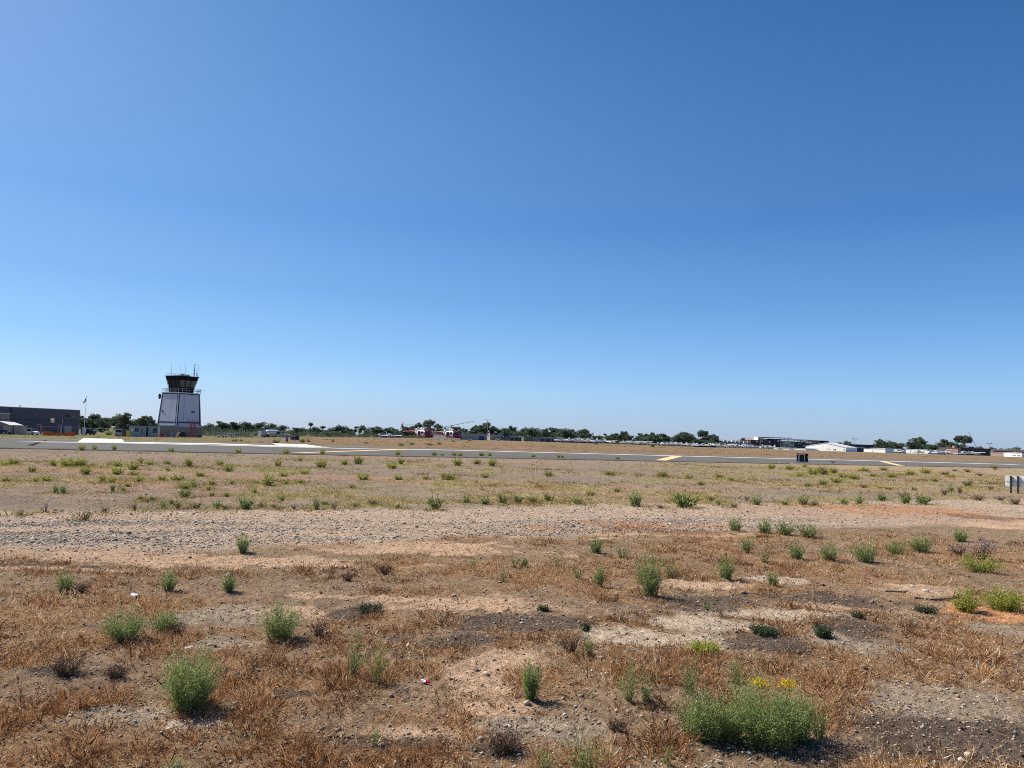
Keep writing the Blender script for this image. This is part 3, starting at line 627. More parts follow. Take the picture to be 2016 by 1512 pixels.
NEAR = [(372,1396,125,128,'feather','tall feathery green weed just below the flat pale stone'),(1508,1464,185,126,'feather','largest green bush, topped with two tufts of yellow flowers'),
 (1385,1458,95,92,'feather','green bush touching the left side of the yellow-flowered bush'),(1568,1457,90,96,'feather','green bush merging with the right side of the yellow-flowered bush'),
 (243,1256,98,60,'feather','broad green weed left of the flat pale stone'),(326,1237,70,40,'feather','low green weed directly above the flat pale stone'),(550,1256,95,72,'feather','rounded green weed beside a dark dead clump'),
 (333,1160,42,44,'feather','small green weed in the brown patch below the gravel track, middle of three'),(450,1163,36,42,'feather','small green weed right of two others below the gravel track'),
 (126,1166,42,46,'feather','leftmost small green weed, casting a dark shadow to its right'),(478,1087,34,40,'feather','lone green weed on the near edge of the gravel track'),
 (695,1342,52,92,'sparse','thin see-through green weed, left one of a pair above the red litter'),(742,1348,56,88,'sparse','thin see-through green weed, right one of a pair above the red litter'),
 (1045,1382,42,80,'feather','narrow upright green weed amid rusty stems right of the red litter'),(1238,1388,70,95,'sparse','sparse tall green weed left of the big bushes'),(1272,1390,44,64,'sparse','sparse short green weed left of the big bushes'),
 (1357,1372,56,78,'sparse','loose green weed standing behind the left bush of the big cluster'),(1612,1452,70,90,'sparse','wispy green shoots at the right fringe of the largest bush'),(1350,1440,60,80,'sparse','wispy green shoots at the left fringe of the bush cluster'),(1475,1420,90,95,'sparse','wispy green shoots rising behind the middle of the bush cluster'),(1450,1345,60,50,'sparse','faint green weed just behind the yellow flowers'),(1437,1456,95,84,'feather','lower middle lobe of the bush cluster, left of the yellow flowers'),
 (1280,1177,58,88,'feather','tallest green weed in the rust-brown middle ground'),(1262,1150,70,60,'sparse','pale green weed behind the tallest middle weed'),(1320,1140,50,45,'sparse','pale green weed right of the tallest middle weed'),
 (1174,1092,34,34,'feather','compact round green weed on the brown edge left of centre right'),(1181,1158,30,46,'feather','slim green weed left of the tallest middle weed'),(1429,1141,44,48,'feather','green weed above the pale strip, right of the tallest middle weed'),
 (1522,1152,30,30,'feather','small green weed at the end of the pale strip'),(1160,1296,36,46,'sparse','small wispy green weed on pale soil near the centre'),(1393,1206,32,30,'sparse','pale spiky weed growing in the dark soil strip'),
 (1703,1108,62,46,'feather','dense bright green weed, biggest in the right-hand row'),(1632,1106,50,36,'feather','grey-green weed just left of the dense one in the right-hand row'),(1567,1104,44,34,'feather','grey-green weed left in the right-hand row'),
 (1471,1091,32,36,'feather','upright green weed at the left end of the right-hand row'),(1505,1052,40,32,'feather','green weed at the near lip of the track, left of a pair'),(1545,1056,48,30,'feather','green weed at the near lip of the track, right of a pair'),
 (1447,1045,36,30,'feather','green weed nearest the track above the orange brown mat'),(1590,1060,56,30,'feather','wide green weed right of the pair at the track'),(1764,1090,50,28,'feather','low green weed right of the dense one in the right-hand row'),
 (1812,1086,62,36,'feather','bushy green weed at the right end of the right-hand row'),(1890,1064,42,30,'feather','round green weed near the right edge below the track'),(1505,1110,40,28,'sparse','grey weed in the brown mat under the right-hand row'),
 (1930,1124,86,36,'bright','spiky lime green weed mound near the right edge'),(1902,1199,56,46,'bright','lime green weed beside the fallen branch'),(1975,1196,92,46,'bright','spreading lime green weed cut by the right edge'),
 (1505,1252,64,17,'low','flat dark green weed mat, left of two on pale soil'),(1622,1257,46,26,'low','flat dark green weed mat with an upright sprig, right of two'),(1822,1200,46,12,'low','flat dark green weed below the fallen branch'),
 (730,1204,56,13,'low','flat green weed on the dark soil left of centre'),(1690,1218,30,10,'low','tiny dark weed above the grey soil'),(1070,1206,24,12,'low','tiny dark weed on the burnt soil patch'),(1152,1246,18,10,'low','tiny dark weed at the right tip of the burnt soil'),
 (1385,1286,70,16,'bright','flat yellowish weed mat on the grey soil'),(738,1462,30,52,'sparse','wispy green weed near the bottom left of centre'),(1150,1520,120,84,'sparse','loose green weed cut off by the bottom edge right of centre'),
 (350,1525,70,44,'sparse','loose green weed cut off by the bottom edge at left'),(1075,1516,60,50,'sparse','small green weed cut off by the bottom edge at centre'),(1312,1506,22,50,'sparse','thin green sprig at the bottom edge'),
 (1012,1120,34,32,'sparse','small green weed in the rusty band, left of centre pair'),(930,1118,26,26,'sparse','leftmost faint weed in the rusty band'),(990,1146,30,30,'sparse','faint green weed under the rusty band'),(1097,1118,40,26,'sparse','faint green weed right of centre in the rusty band'),
 (1138,1140,36,36,'sparse','greyish weed left of the slim green weed'),(1030,1120,22,20,'feather','tiny dark green weed in the rusty band'),(1225,1100,50,36,'sparse','faint weed between the round one and the tallest one'),
 (1935,1100,56,40,'lilac','brown weed with pale lilac flower heads, right one'),(1888,1092,46,22,'lilac','brown weed with pale lilac flower heads, left one'),
 (160,1165,44,14,'dead','dark dead clump in the shade right of the leftmost small weed'),(625,1250,50,26,'dead','dark dead clump right of the rounded green weed'),(350,1244,46,18,'dead','dark dead clump right of the low green weed'),
 (128,1330,90,24,'dead','dark dead mat at the left, longer one'),(228,1330,50,18,'dead','dark dead mat at the left, shorter one'),(685,1143,34,22,'dead','dark dead clump at the left end of the rusty band'),(990,1478,90,30,'dead','charred grey clump near the bottom centre'),
 (1215,1440,46,20,'dead','charred clump right of the narrow upright weed'),(760,1130,40,26,'dead','brown dead clump in the rusty band'),(1125,1290,60,44,'dead','brown dead twiggy clump beside the small wispy weed')]
for t in NEAR: weed(*t, flowers=t[5].startswith('largest'))

# weeds of the middle field: prototypes copied, one object each
GM = 'green tufts dotted over the middle field'
protos = {}
for kd in ('bright','feather','dead'):
    for v in range(3):
        S, Lf, _ = weed_arrays(.30, .42, kd, 900+v*7+len(kd), .030 if kd != 'dead' else .024)
        Lf = (Lf[0], Lf[1], np.clip(Lf[2]+(v-1)*.16, 0, 1))
        def mk(m_, nm, A):
            o = np_obj(nm, *A, m_); COL.objects.unlink(o); return o
        protos[kd, v] = (mk('weed_stem' if kd != 'dead' else 'dead_weed', 'stems', S), mk(MATK[kd], 'foliage', Lf))
def field_weed(px, py, wpx, hpx, kd, label, group):
    c = G(px, py); k = c[1]/F; t = thing('grass_tuft' if kd == 'bright' else ('weed_bush' if kd == 'feather' else 'dead_weed_clump'), label, 'grass tuft' if kd == 'bright' else 'weed', (c[0], c[1], float(GZ(c[0], c[1])[0])), rng.uniform(0, 6.28), group)
    t.scale = (wpx*k/.42, wpx*k/.42, hpx*k/.30)
    for p in protos[kd, int(px) % 3]:
        o = p.copy(); COL.objects.link(o); o.parent = t
    return t
ROWS = [
 ('yellow-green tuft', 'in the crack along the tarmac edge', 'bright', 'tufts along the near edge of the tarmac', [(160,887,14,11),(185,885,12,8),(225,886,12,9),(337,889,16,7),(470,891,14,9),(563,893,16,9),(635,894,16,8),(784,896,16,8),(855,897,14,7),(871,897,10,6),(894,897,12,7),(905,898,14,8),(948,898,10,7),(965,898,12,8),(1049,900,12,9),(1099,901,14,8),(1107,901,8,5),(1217,904,12,6),(1957,921,12,6)]),
 ('lime green tuft', 'in the row nearest the tarmac', 'bright', GM, [(8,916,18,10),(28,914,26,13),(103,917,24,14),(137,918,32,14),(160,918,30,15),(233,918,26,12),(260,924,26,18),(277,912,18,10),(330,914,18,9),(370,918,26,16),(433,916,16,11),(547,918,18,13),(590,908,16,8),(633,920,26,16),(679,915,18,12),(705,914,30,16),(772,923,24,15),(789,914,18,12),(900,917,20,12),(939,914,22,9),(970,918,22,14)]),
 ('olive tuft', 'in the second row from the tarmac', 'bright', GM, [(63,930,28,14),(168,934,28,14),(233,934,26,12),(265,936,18,8),(295,916,16,8),(330,927,14,7),(393,938,24,10),(450,929,28,16),(560,938,22,8),(600,934,24,8),(715,946,30,12),(785,945,20,8),(838,944,20,9),(882,945,36,13),(955,940,22,10),(1080,938,20,10),(1200,936,22,8),(1305,940,26,14),(1357,943,22,9),(1416,941,18,9),(1440,945,16,6)]),
 ('green tuft', 'on the bare dirt of the middle field', 'bright', GM, [(12,948,18,8),(70,948,22,10),(92,947,20,11),(202,948,18,12),(220,950,20,14),(250,959,12,10),(275,948,20,12),(320,946,20,11),(347,946,28,11),(363,963,24,14),(380,954,18,14),(417,955,18,10),(410,965,14,10),(417,976,18,9),(447,977,16,8),(455,954,14,9),(506,952,10,6),(527,956,30,22),(563,954,22,10),(500,969,12,10),(590,953,12,8),(693,962,16,8),(1162,975,28,12),(1215,968,20,8),(1380,955,18,7),(1585,920,18,8),(1519,923,16,9),(1554,925,18,9)]),
 ('dark green weed', 'along the far lip of the gravel track', 'feather', 'weeds along the far lip of the gravel track', [(110,972,14,14),(125,972,18,14),(222,969,14,16),(243,969,10,9),(277,983,18,12),(300,984,18,10),(320,1000,14,14),(337,991,12,14),(363,978,26,20),(380,960,20,10),(427,1000,20,20),(483,1001,34,22),(555,985,14,12),(623,1004,22,24),(640,995,20,8),(783,1002,10,12),(858,1002,36,26),(920,990,24,14),(955,992,26,18),(990,990,26,16),(1020,990,30,18),(1050,990,24,12),(1080,988,22,14),(1135,993,26,14),(1252,997,34,28),(1350,999,52,26)]),
 ('grey-green weed', 'on the right part of the track lip', 'feather', 'weeds along the far lip of the gravel track', [(1415,994,18,10),(1490,994,22,17),(1545,993,14,10),(1583,993,24,17),(1603,994,20,12),(1663,993,24,14),(1691,991,26,16),(1735,985,24,14),(1783,991,30,24),(1815,991,36,18),(1873,968,16,12),(1905,957,20,11),(1800,966,20,9)]),
 ('pale olive tuft', 'in the dense patch past the black sign', 'bright', GM, [(1574,938,16,7),(1600,935,20,12),(1620,934,28,14),(1641,932,22,10),(1660,940,24,10),(1680,944,26,10),(1648,950,30,10),(1720,938,20,8),(1755,940,24,9),(1790,935,22,9),(1820,932,24,10),(1700,928,22,7),(1740,926,20,7),(1620,955,26,10),(1590,958,22,8),(1840,948,20,8),(1870,940,18,7)]),
 ('dead brown clump', 'where the field meets the gravel', 'dead', 'dead brown clumps by the gravel track', [(40,1013,20,8),(90,1008,10,18),(168,1024,26,12),(205,1010,16,10),(265,1004,14,12),(290,988,16,7),(350,1000,16,12),(385,1000,26,12),(445,1003,22,10),(515,1000,24,10),(540,1001,16,9),(580,1003,16,9),(657,1003,20,10),(700,1000,22,8),(735,995,24,9),(1300,1002,22,5),(1330,990,20,7),(1400,985,18,8),(1445,1000,16,8),(1470,985,14,9)]),
 ('brown-green clump', 'across the right of the middle field', 'dead', 'dead brown clumps on the right of the field', [(1640,912,14,4),(1700,960,22,6),(1750,965,20,6),(1780,980,24,8),(1860,935,22,6),(1880,928,18,5),(1905,930,22,6),(1930,937,20,5),(1860,975,20,9),(1890,972,14,10),(1950,965,18,6),(1970,985,24,8),(1925,985,28,8),(1998,992,26,9),(1960,925,16,5)]),
]
for what, where, kd, grp, pts in ROWS:
    for k, (px, py, w_, h_) in enumerate(sorted(pts)): field_weed(px, py, w_*rng.uniform(.85,1.5), h_*rng.uniform(.85,1.3), kd, ordl(k, what, where), grp)
for k, (px, py, w_, h_) in enumerate([(655,870,10,6),(545,872,26,9),(595,871,18,10),(607,870,14,7),(462,869,20,6),(475,869,14,5),(720,873,14,4),(790,868,24,6),(812,868,20,6),(845,869,24,6),(865,869,18,6),(893,868,14,4),(925,868,16,4),(980,868,14,3),(215,857,22,12),(355,858,20,16),(1285,880,14,10)]):
    field_weed(px, py, w_, h_, 'feather', ordl(k, 'low dark shrub', 'beyond the tarmac strip') if k < 14 else ['rounded green shrub in front of the fence left of the tower','green shrub at the foot of the tower wall','dark shrub in front of the row of parked planes'][k-14], 'shrubs beyond the tarmac')

def tuft_skirts():
    """dry straw and small sprouts round the feet of the field weeds"""
    pp = np.array([G(px, py)[:2] for _, _, kd, _, pts in ROWS for px, py, _, _ in pts if py > 900]); n = 14
    cx = np.repeat(pp[:,0], n)+rng.normal(0,.55,len(pp)*n)*np.repeat(pp[:,1],n)*.022; cy = np.repeat(pp[:,1], n)+rng.normal(0,.9,len(pp)*n)*np.repeat(pp[:,1],n)*.022
    k = cy < rw_near(cx)-.2; cx, cy = cx[k], cy[k]; i = np.repeat(np.arange(len(cx)), rng.integers(3, 14, len(cx))); N = len(i); ph = rng.uniform(0,2*np.pi,N); rad = rng.random(N)*.16
    x = cx[i]+np.cos(ph)*rad; y = cy[i]+np.sin(ph)*rad; b = np.stack([x,y,GZ(x,y)-.005],1)
    dr = unit(np.stack([np.cos(ph)*.8, np.sin(ph)*.8, rng.uniform(.3,1.2,N)],1)); L = rng.uniform(.04,.15,N)
    V, Fs, _, _ = blades(b, dr, L, rng.uniform(.007,.013,N)*(1+.02*y), np.full(N,.12))
    o = np_obj('straw_sprouts', V, Fs, np.repeat(np.clip(rng.random(len(cx))[i]*1.05+rng.normal(0,.1,N),0,1),5), 'straw'); o['kind'] = 'stuff'; o['label'] = 'straw and small sprouts round the feet of the field weeds'; o['category'] = 'dry grass'
tuft_skirts()
# stones, branches, rubbish lying on the near ground
def stone(px, py, wpx, label, flat=.35, m='stone_pale', grp=None):
    c = G(px, py); k = c[1]/F; r = wpx*k/2; g = random.Random(px); mb = MB(); rings = []
    for i in range(6):
        a = math.pi*(i+.25)/6; rings.append([(r*math.sin(a)*math.cos(t*math.pi/5)*g.uniform(.85,1.1), r*.75*math.sin(a)*math.sin(t*math.pi/5)*g.uniform(.85,1.1), r*flat*-math.cos(a)) for t in range(10)])
    mb.loft(rings); o = mb.build('stone', m); o.location = (c[0], c[1], float(GZ(c[0],c[1])[0])+r*flat*.35); o.rotation_euler = (g.uniform(-.1,.1), g.uniform(-.1,.1), g.uniform(0,3)); return tag(o, label, 'stone', grp)
stone(372,1271,24,'flat pale cream stone on bare soil above the tall feathery weed')
stone(1822,1162,15,'tan stone lying beyond the fallen branch', .5)
for px, py, w_, lb in ((1905,1490,16,'cream broken stone near the bottom right corner'),(1892,1498,16,'grey stone beside the cream broken one, bottom right'),(1787,1348,8,'small white stone in the brown stems at right'),(1898,1391,7,'tiny white stone right of the grey soil'),
  (1475,1478,12,'pale stone in the shadow under the big bush'),(1620,1500,10,'white stone right of the big bush shadow'),(1090,1479,10,'small pale stone near the bottom centre'),(80,1407,11,'pale stone at the lower left'),(137,1407,10,'pale stone right of another at the lower left'),
  (1027,1231,9,'whitish stone on the burnt soil patch'),(960,1259,7,'tiny whitish stone at the edge of the burnt soil'),(957,1328,14,'reddish stone beyond the pale soil at centre'),(1535,911.5,5,'white stone beside the tarmac, left of the black sign'),
  (1364,912,5,'pale stone near the tarmac, left one'),(1390,912.5,5,'pale stone near the tarmac, right one')): stone(px, py, w_, lb, .6)
def branch(pts, r, label):
    mb = MB(); g = [G(*p) for p in pts]
    for a, b in zip(g[:-1], g[1:]):
        mb.tube((a[0],a[1],float(GZ(a[0],a[1])[0])+r), (b[0],b[1],float(GZ(b[0],b[1])[0])+r), r, r*.8, 7)
    c = g[0]; a_, b_ = g[1], g[2]; mb.tube((a_[0],a_[1],float(GZ(a_[0],a_[1])[0])+r), (a_[0]+.12,a_[1]-.06,float(GZ(a_[0],a_[1])[0])+r*2.2), r*.4, r*.2, 6)
    return tag(mb.build('fallen_branch', 'wood_grey'), label, 'branch')
branch([(1800,1175),(1822,1177),(1848,1178),(1872,1176),(1887,1171)], .013, 'long grey fallen branch lying beside the lime green weed')
branch([(1742,1163),(1758,1163.5),(1775,1164),(1787,1162)], .012, 'short grey fallen branch left of the tan stone')
branch([(1415,1216),(1440,1219),(1460,1222),(1478,1223)], .004, 'thin dark stick on the pale soil strip')
def rubbish():
    c = G(838,1351); t = thing('crumpled_wrapper', 'crumpled red and white wrapper on the soil below the see-through weeds', 'wrapper', (c[0],c[1],float(GZ(c[0],c[1])[0])))
    g = random.Random(4)
    for nm, m, x0, s in (('white_end','litter_white',-.018,.02),('red_end','litter_red',.014,.018)):
        mb = MB(); mb.loft([[(x0+(k-1.5)*s*.6+g.uniform(-.003,.003), s*math.cos(i)*g.uniform(.5,1), .018+s*.8*math.sin(i)*g.uniform(.5,1)) for i in range(6)] for k in range(4)]); mb.build(nm, m, t)
    c = G(265,1175); t = thing('drink_can', 'small crushed white and dark can lying in the brown patch at left', 'can', (c[0],c[1],float(GZ(c[0],c[1])[0])+.02), -.5)
    mb = MB(); mb.tube((-.04,0,.01),(.05,0,.008),.026,.024,12); mb.build('body','litter_white',t); mb = MB(); mb.tube((.0505,0,.008),(.06,0,.006),.022,.018,12); mb.build('lid','dark_metal',t)
rubbish()

# ------------------------------------------------------------------ trees
tintmat('tree_leaf', [(0,(.06,.09,.065)),(.45,(.125,.175,.115)),(.8,(.20,.25,.16)),(1,(.30,.32,.21))], trans=.3)
tintmat('tree_leaf_olive', [(0,(.075,.10,.065)),(.45,(.15,.185,.115)),(.8,(.23,.26,.16)),(1,(.33,.33,.22))], trans=.3)
def tree_proto(seed, kind):
    g = np.random.default_rng(seed); r = random.Random(seed); Hh, W = 1., .5      # unit height
    tr = MB(); lobes = []
    if kind == 'palm':
        tr.tube((0,0,0),(0.01,0,.86),.022,.014,7)
        p = np.zeros((260,3)); p[:,2] = .88; d = unit(g.normal(size=(260,3))*[1,1,.7]+[0,0,.15])
        V, Fs, _, _ = blades(p, d, g.uniform(.10,.2,260), np.full(260,.028), np.full(260,.15)); T = np.repeat(g.random(260)*.7,5)
        p2 = np.zeros((150,3)); p2[:,2] = .84; d2 = unit(g.normal(size=(150,3))*[.5,.5,.4]+[0,0,-.8]); V2, F2, _, _ = blades(p2, d2, g.uniform(.08,.13,150), np.full(150,.02), np.full(150,.1))
        V, Fs, T = merge([(V,Fs,T),(V2,F2,np.repeat(g.random(150)*.3+.6,5))]); return tr, (V,Fs,T)
    nl = {'euc':13,'round':12,'umbrella':9,'hedge':12,'open':10}[kind]
    trunk_top = {'euc':.35,'round':.25,'umbrella':.6,'hedge':.15,'open':.4}[kind]
    tr.tube((0,0,0),(.015,0,trunk_top),.03,.02,7)
    for k in range(nl):
        a = k*2.4+r.random(); 
        if kind == 'umbrella': rad, z, s = r.uniform(.1,.40), r.uniform(.70,.93), r.uniform(.10,.16)
        elif kind == 'round': rad, z, s = r.uniform(.05,.34), .16+.66*((k*.618)%1), r.uniform(.16,.23)
        elif kind == 'hedge': rad, z, s = r.uniform(.1,.55), r.uniform(.25,.78), r.uniform(.17,.24)
        elif kind == 'open': rad, z, s = r.uniform(.1,.36), r.uniform(.38,.90), r.uniform(.07,.13)
        else: rad, z, s = r.uniform(.04,.33)*(1.25-.5*k/nl), .22+.70*k/nl+r.uniform(-.06,.06), r.uniform(.12,.18)
        c = (math.cos(a)*rad, math.sin(a)*rad, z); lobes.append((c, s))
        tr.tube((.015*r.random(),0,trunk_top*r.uniform(.7,1)), c, .012, .005, 5)
    parts = []
    for c, s in lobes:
        for q in range(5):                       # each lobe is a handful of uneven clumps
            cc = np.array(c)+g.normal(0, s*.5, 3)*[1,1,.7]; n = int(95 if kind != 'open' else 70)
            d = unit(g.normal(size=(n,3))); p = cc+d*(s*.55*g.random(n)[:,None]**.35)*[1,1,.8]
            V, Fs = leaves(p, unit(d+g.normal(0,.7,(n,3))), g.uniform(.035,.07,n), g.uniform(.025,.045,n), g)
            parts.append((V, Fs, np.repeat(np.clip(g.normal(.35+.25*r.random(),.16,n),0,1),4)))
    return tr, merge(parts)
TP = {}
for kd, seeds in (('euc',(1,2,3,4)),('round',(5,6,7)),('umbrella',(8,9)),('hedge',(10,11)),('open',(12,13)),('palm',(14,))):
    TP[kd] = []
    for s in seeds:
        tb, A = tree_proto(s, kd); t = tb.build('trunk', 'bark'); c = np_obj('crown', *A, 'tree_leaf' if s % 3 else 'tree_leaf_olive')
        COL.objects.unlink(t); COL.objects.unlink(c); TP[kd].append((t, c))
SEG = [(0,300,'between the flagpole and the control tower',300),(300,500,'between the control tower and the tanker truck',330),(500,758,'between the tanker truck and the blue hangar',430),(758,962,'behind the two helicopters and beige hangar',430),
 (962,1190,'behind the long low sheds',470),(1190,1425,'behind the crowded row of parked planes',520),(1425,1700,'among the far rooftops above the hangars',700),(1700,1850,'behind the middle of the white hangars',620),(1850,2017,'around the dark arched building',640)]
MORE = [(1212,858,16,'round'),(1236,860,16,'hedge'),(1262,862,18,'round'),(1298,862,22,'hedge'),(1314,860,18,'round'),(1341,862,22,'hedge'),(1363,866,18,'hedge'),(1376,866,18,'round'),(1399,866,20,'hedge'),(1060,850,22,'hedge'),(1095,850,24,'hedge'),(1118,851,22,'round'),(1018,850,20,'hedge'),(984,852,20,'hedge'),(938,850,20,'hedge'),(915,852,18,'round'),(790,848,20,'hedge'),(745,850,20,'hedge'),(650,850,20,'hedge'),(626,852,18,'hedge'),(590,850,20,'hedge'),(1144,853,20,'hedge'),(1183,864,14,'hedge'),(880,850,18,'hedge')]
TREES = [(161,822,20,'euc'),(176,822,22,'round'),(190,818,22,'euc'),(203,826,18,'round'),(214,822,20,'open'),(233,817,24,'round'),(245,817,22,'euc'),(264,828,20,'round'),(281,823,24,'euc'),(294,822,18,'euc'),
 (303,833,16,'round'),(399,838,16,'round'),(413,835,20,'round'),(425,838,16,'hedge'),(436,831,22,'euc'),(452,834,18,'round'),(465,834,20,'euc'),(478,832,20,'round'),(490,834,18,'euc'),
 (505,832,24,'round'),(520,842,18,'round'),(536,835,26,'round'),(554,838,22,'round'),(572,848,12,'round'),(582,842,20,'round'),(599,843,22,'round'),(611,835,9,'palm'),(617,841,18,'round'),(627,845,16,'round'),(635,841,10,'palm'),(645,847,18,'round'),(662,838,24,'round'),
 (674,845,16,'round'),(685,843,16,'euc'),(693,848,12,'round'),(708,839,18,'open'),(718,850,16,'round'),(725,841,18,'open'),(740,841,22,'euc'),(757,842,22,'round'),(766,846,20,'euc'),(777,841,12,'open'),(800,841,22,'euc'),(812,840,18,'euc'),
 (826,835,14,'euc'),(844,830,22,'umbrella'),(845,842,26,'round'),(860,836,14,'open'),(867,843,18,'round'),(880,843,14,'open'),(897,840,22,'round'),(910,843,16,'open'),(921,845,18,'open'),(932,842,16,'open'),(943,840,14,'euc'),(953,835,20,'euc'),(966,842,16,'open'),
 (972,841,16,'open'),(982,844,20,'open'),(996,843,24,'round'),(1008,840,14,'euc'),(1028,843,26,'round'),(1040,843,28,'round'),(1052,845,18,'round'),(1064,853,14,'round'),(1071,846,12,'euc'),(1086,842,24,'round'),(1101,844,18,'round'),(1112,845,24,'round'),
 (1126,847,16,'euc'),(1138,846,22,'round'),(1149,845,16,'round'),(1157,853,12,'round'),(1167,856,16,'open'),(1178,858,16,'round'),(1192,860,14,'round'),(1199,851,18,'open'),(1209,850,18,'open'),(1217,852,14,'open'),(1230,851,16,'euc'),(1223,863,16,'round'),(1245,855,20,'open'),(1255,858,14,'round'),
 (1270,855,18,'open'),(1279,854,14,'euc'),(1290,856,22,'round'),(1306,856,24,'euc'),(1319,857,12,'open'),(1325,866,14,'round'),(1335,857,22,'euc'),(1350,853,22,'euc'),(1358,855,20,'round'),(1369,860,16,'round'),(1384,850,20,'umbrella'),(1394,858,20,'euc'),(1403,858,18,'euc'),(1413,867,14,'round'),
 (1464,862,10,'round'),(1672,869,14,'round'),(1652,871,12,'round'),(1665,871,12,'open'),(1732,866,14,'euc'),(1738,868,20,'hedge'),(1752,869,20,'hedge'),(1764,871,20,'hedge'),(1772,873,12,'round'),(1795,870,16,'euc'),(1807,864,20,'euc'),(1816,867,14,'euc'),(1825,875,16,'round'),(1836,875,20,'round'),(1847,881,10,'round'),
 (1856,871,14,'round'),(1865,868,18,'euc'),(1875,871,16,'round'),(1899,861,26,'umbrella'),(1888,875,22,'hedge'),(1934,880,14,'round'),(1912,880,12,'round'),(1958,881,18,'hedge'),(2006,881,16,'round'),(1990,883,14,'hedge')]
DESC = dict(euc='tall ragged tree', round='rounded bushy tree', umbrella='flat-topped tree', hedge='low spreading tree', open='airy gappy tree', palm='slim palm')
cnt = {}; tr_rng = random.Random(5)
for px, py, wpx, kd in sorted(TREES+MORE):
    a, b, where, Y = next(s for s in SEG if s[0] <= px < s[1]); Y = Y*tr_rng.uniform(.94, 1.12)
    p = P(px, Y); h = ztop(px, py, Y)-p.z; key = (where, kd); k = cnt.get(key, 0); cnt[key] = k+1
    if kd == 'umbrella' or kd == 'palm': h *= 1.03
    t = thing('palm_tree' if kd == 'palm' else 'tree', ordl(k, DESC[kd], where), 'palm tree' if kd == 'palm' else 'tree', p, tr_rng.uniform(0, 6.28), 'trees across the airfield')
    wf = {'euc':.72,'round':.78,'umbrella':.95,'hedge':1.2,'open':.8,'palm':.35}[kd]; ww = wpx*Y/F*1.42/wf
    t.scale = (ww, ww, h*1.08)
    for q in TP[kd][(px*7+3) % len(TP[kd])]: o = q.copy(); COL.objects.link(o); o.parent = t
# dark brush that reads as one mass along the foot of the trees
def brush():
    parts = []; g = np.random.default_rng(77)
    for px in np.arange(395, 1425, 2.2):
        Y = (300 if px < 500 else 400 if px < 1000 else 505)+g.uniform(-15, 15); p = P(px, Y); s = g.uniform(.8, 1.9)*(1.4 if px < 760 else 1.)
        n = 70; d = unit(g.normal(size=(n,3))); q = np.array([p.x, p.y, p.z+s*.4])+d*s*g.random(n)[:,None]**.4*[1.6,1,.9]
        V, Fs = leaves(q, unit(d+g.normal(0,.6,(n,3))), g.uniform(.3,.6,n), g.uniform(.2,.35,n), g); parts.append((V, Fs, np.repeat(np.clip(g.normal(.35,.2,n),0,1),4)))
    o = np_obj('brush', *merge(parts), 'tree_leaf_olive'); o['kind'] = 'stuff'; o['label'] = 'dark brush along the foot of the distant trees'; o['category'] = 'brush'
brush()

